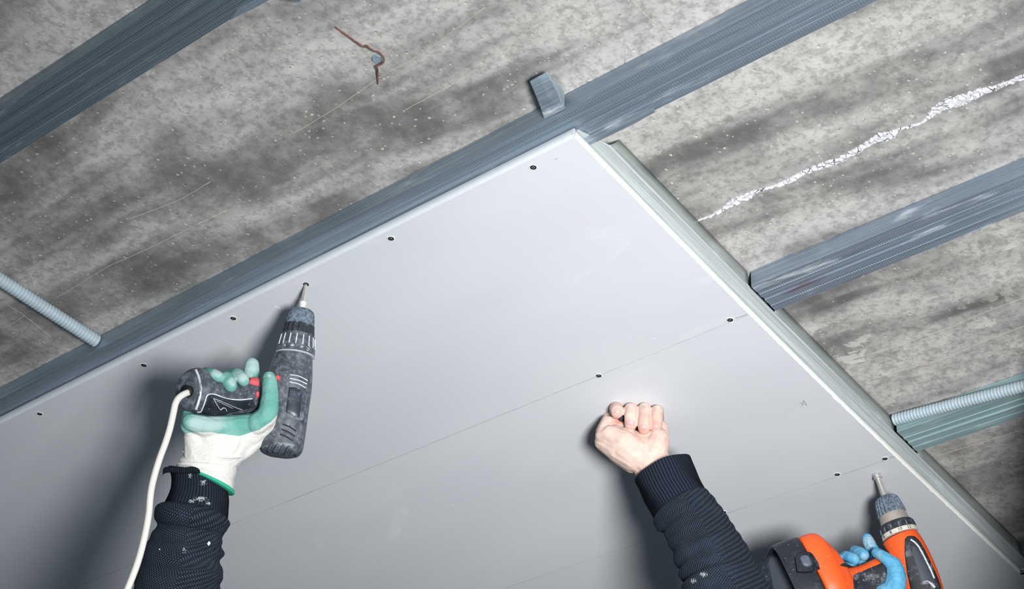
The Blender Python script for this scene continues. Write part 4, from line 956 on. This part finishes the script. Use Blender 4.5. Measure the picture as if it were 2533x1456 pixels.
ruled('side_insert', gb, [D(1920, 402), D(2000, 396), D(2060, 440), D(2130, 540), D(2200, 680), D(2270, 830), D(2340, 1000), D(2370, 1100), D(2380, 1240)], [D(1890, 440), D(1888, 520), D(1890, 640), D(1905, 760), D(1925, 900), D(1940, 960), D(1960, 1060), D(1990, 1180), D(2030, 1290)], .0018, M_blackrub, d2, nu=40, nv=20)
gi = bvh(bpy.data.objects['side_insert'])
ruled('recess_panel', gi, [D(1975, 540), D(2010, 520), D(2060, 560), D(2130, 680), D(2200, 820), D(2260, 940), D(2290, 1010)], [D(1978, 560), D(1990, 620), D(2010, 700), D(2040, 800), D(2070, 900), D(2095, 980), D(2110, 1030)], .0009, M_batface, d2, nu=24, nv=10)
strip('rubbed_edge', gi, [D(1965, 440), D(2010, 470), D(2060, 520), D(2120, 620), D(2180, 740), D(2230, 840), D(2275, 950)], 4.2, .0009, m_plain('chalky_rub', (196, 200, 204), .9, nz=.2, nsc=300), d2)
strip('rubbed_edge', gi, [D(2110, 1010), D(2170, 985), D(2230, 1010), D(2280, 1070)], 6.0, .0009, bpy.data.materials['chalky_rub'], d2)
ruled('trigger', gb, [D(1560, 535), D(1610, 510), D(1640, 560)], [D(1580, 600), D(1640, 620), D(1690, 620)], .003, M_dark, d2, nu=10, nv=8)

p2 = thing('person', 'hand in a dirty blue glove gripping the orange cordless drill', 'person', F3.P(2200, 1560, .02))
G3 = [
 # index finger pointing up behind
 [(*D(1398, 425), -.002, 13.2), (*D(1415, 470), -.002, 15.5), (*D(1450, 540), -.006, 16), (*D(1510, 640), -.014, 16), (*D(1620, 800), -.020, 18), (*D(1700, 1000), -.016, 22)],
 # folded index knuckle / thumb in front
 [(*D(1520, 615), .026, 13.5), (*D(1570, 640), .030, 14.5), (*D(1660, 700), .034, 16.5), (*D(1740, 770), .034, 19)],
 [(*D(1740, 760), .032, 19.5), (*D(1770, 850), .033, 23), (*D(1780, 950), .032, 26), (*D(1765, 1050), .030, 28), (*D(1720, 1160), .026, 32)],
 [(*D(1760, 1090), .028, 28), (*D(1620, 1180), .024, 32), (*D(1500, 1300), .020, 34)],
 # three fingertips wrapping over the handle
 [(*D(1350, 645), .034, 15), (*D(1300, 610), .026, 15.5), (*D(1240, 590), .012, 14), (*D(1240, 640), -.006, 15), (*D(1400, 900), -.014, 18), (*D(1560, 1150), -.004, 24)],
 [(*D(1240, 700), .046, 13.0), (*D(1190, 680), .044, 14), (*D(1130, 660), .034, 14), (*D(1110, 660), .016, 14), (*D(1280, 950), .000, 17), (*D(1420, 1200), .004, 24)],
 [(*D(990, 700), .046, 14.5), (*D(975, 672), .042, 15), (*D(985, 680), .026, 14), (*D(1000, 800), .012, 14), (*D(1180, 1050), .008, 17), (*D(1330, 1280), .010, 24)],
 [(*D(1480, 1320), .016, 42), (*D(1560, 1500), .010, 44), (*D(1620, 1800), .006, 42)],
 [(*D(1700, 1250), .018, 36), (*D(1640, 1450), .010, 42)],
]
g3 = voxel('work_glove', G3, F3, MBG, p2, vox=.0013, smooth=5)
g3['label'] = 'dirty light blue rubber glove'
def worn3(px, py, c):
    x = (px - 1880) * 5.277; y = (py - 1250) * 5.277; w = np.zeros(len(px))
    for cx, cy, r, a in ((1420, 470, 130, 1), (1000, 690, 110, .6), (1230, 650, 110, .55), (1350, 660, 100, .7), (1550, 650, 100, .5), (1500, 1080, 200, .55)):
        w = np.maximum(w, a * np.exp(-((x - cx) ** 2 + (y - cy) ** 2) / (2 * (r * .6) ** 2)))
    return w
paint(g3, 'worn', worn3)
s3 = loft('sleeve', F3, [(*D(1370, 1720), *D(1850, 1760), .008, .9), (*D(1350, 1760), *D(1870, 1800), .008, .9), (*D(1340, 2000), *D(1900, 2030), .006, .9), (*D(1330, 2500), *D(1960, 2530), .004, .9)], MK, p2, seg=64, sub=4)
paint(s3, 'dust', lambda a, b, c: np.zeros(len(a)))

for r_ in (d2, p1, p2):
    for c_ in r_.children_recursive:
        if c_.type == 'MESH': clampz(c_)
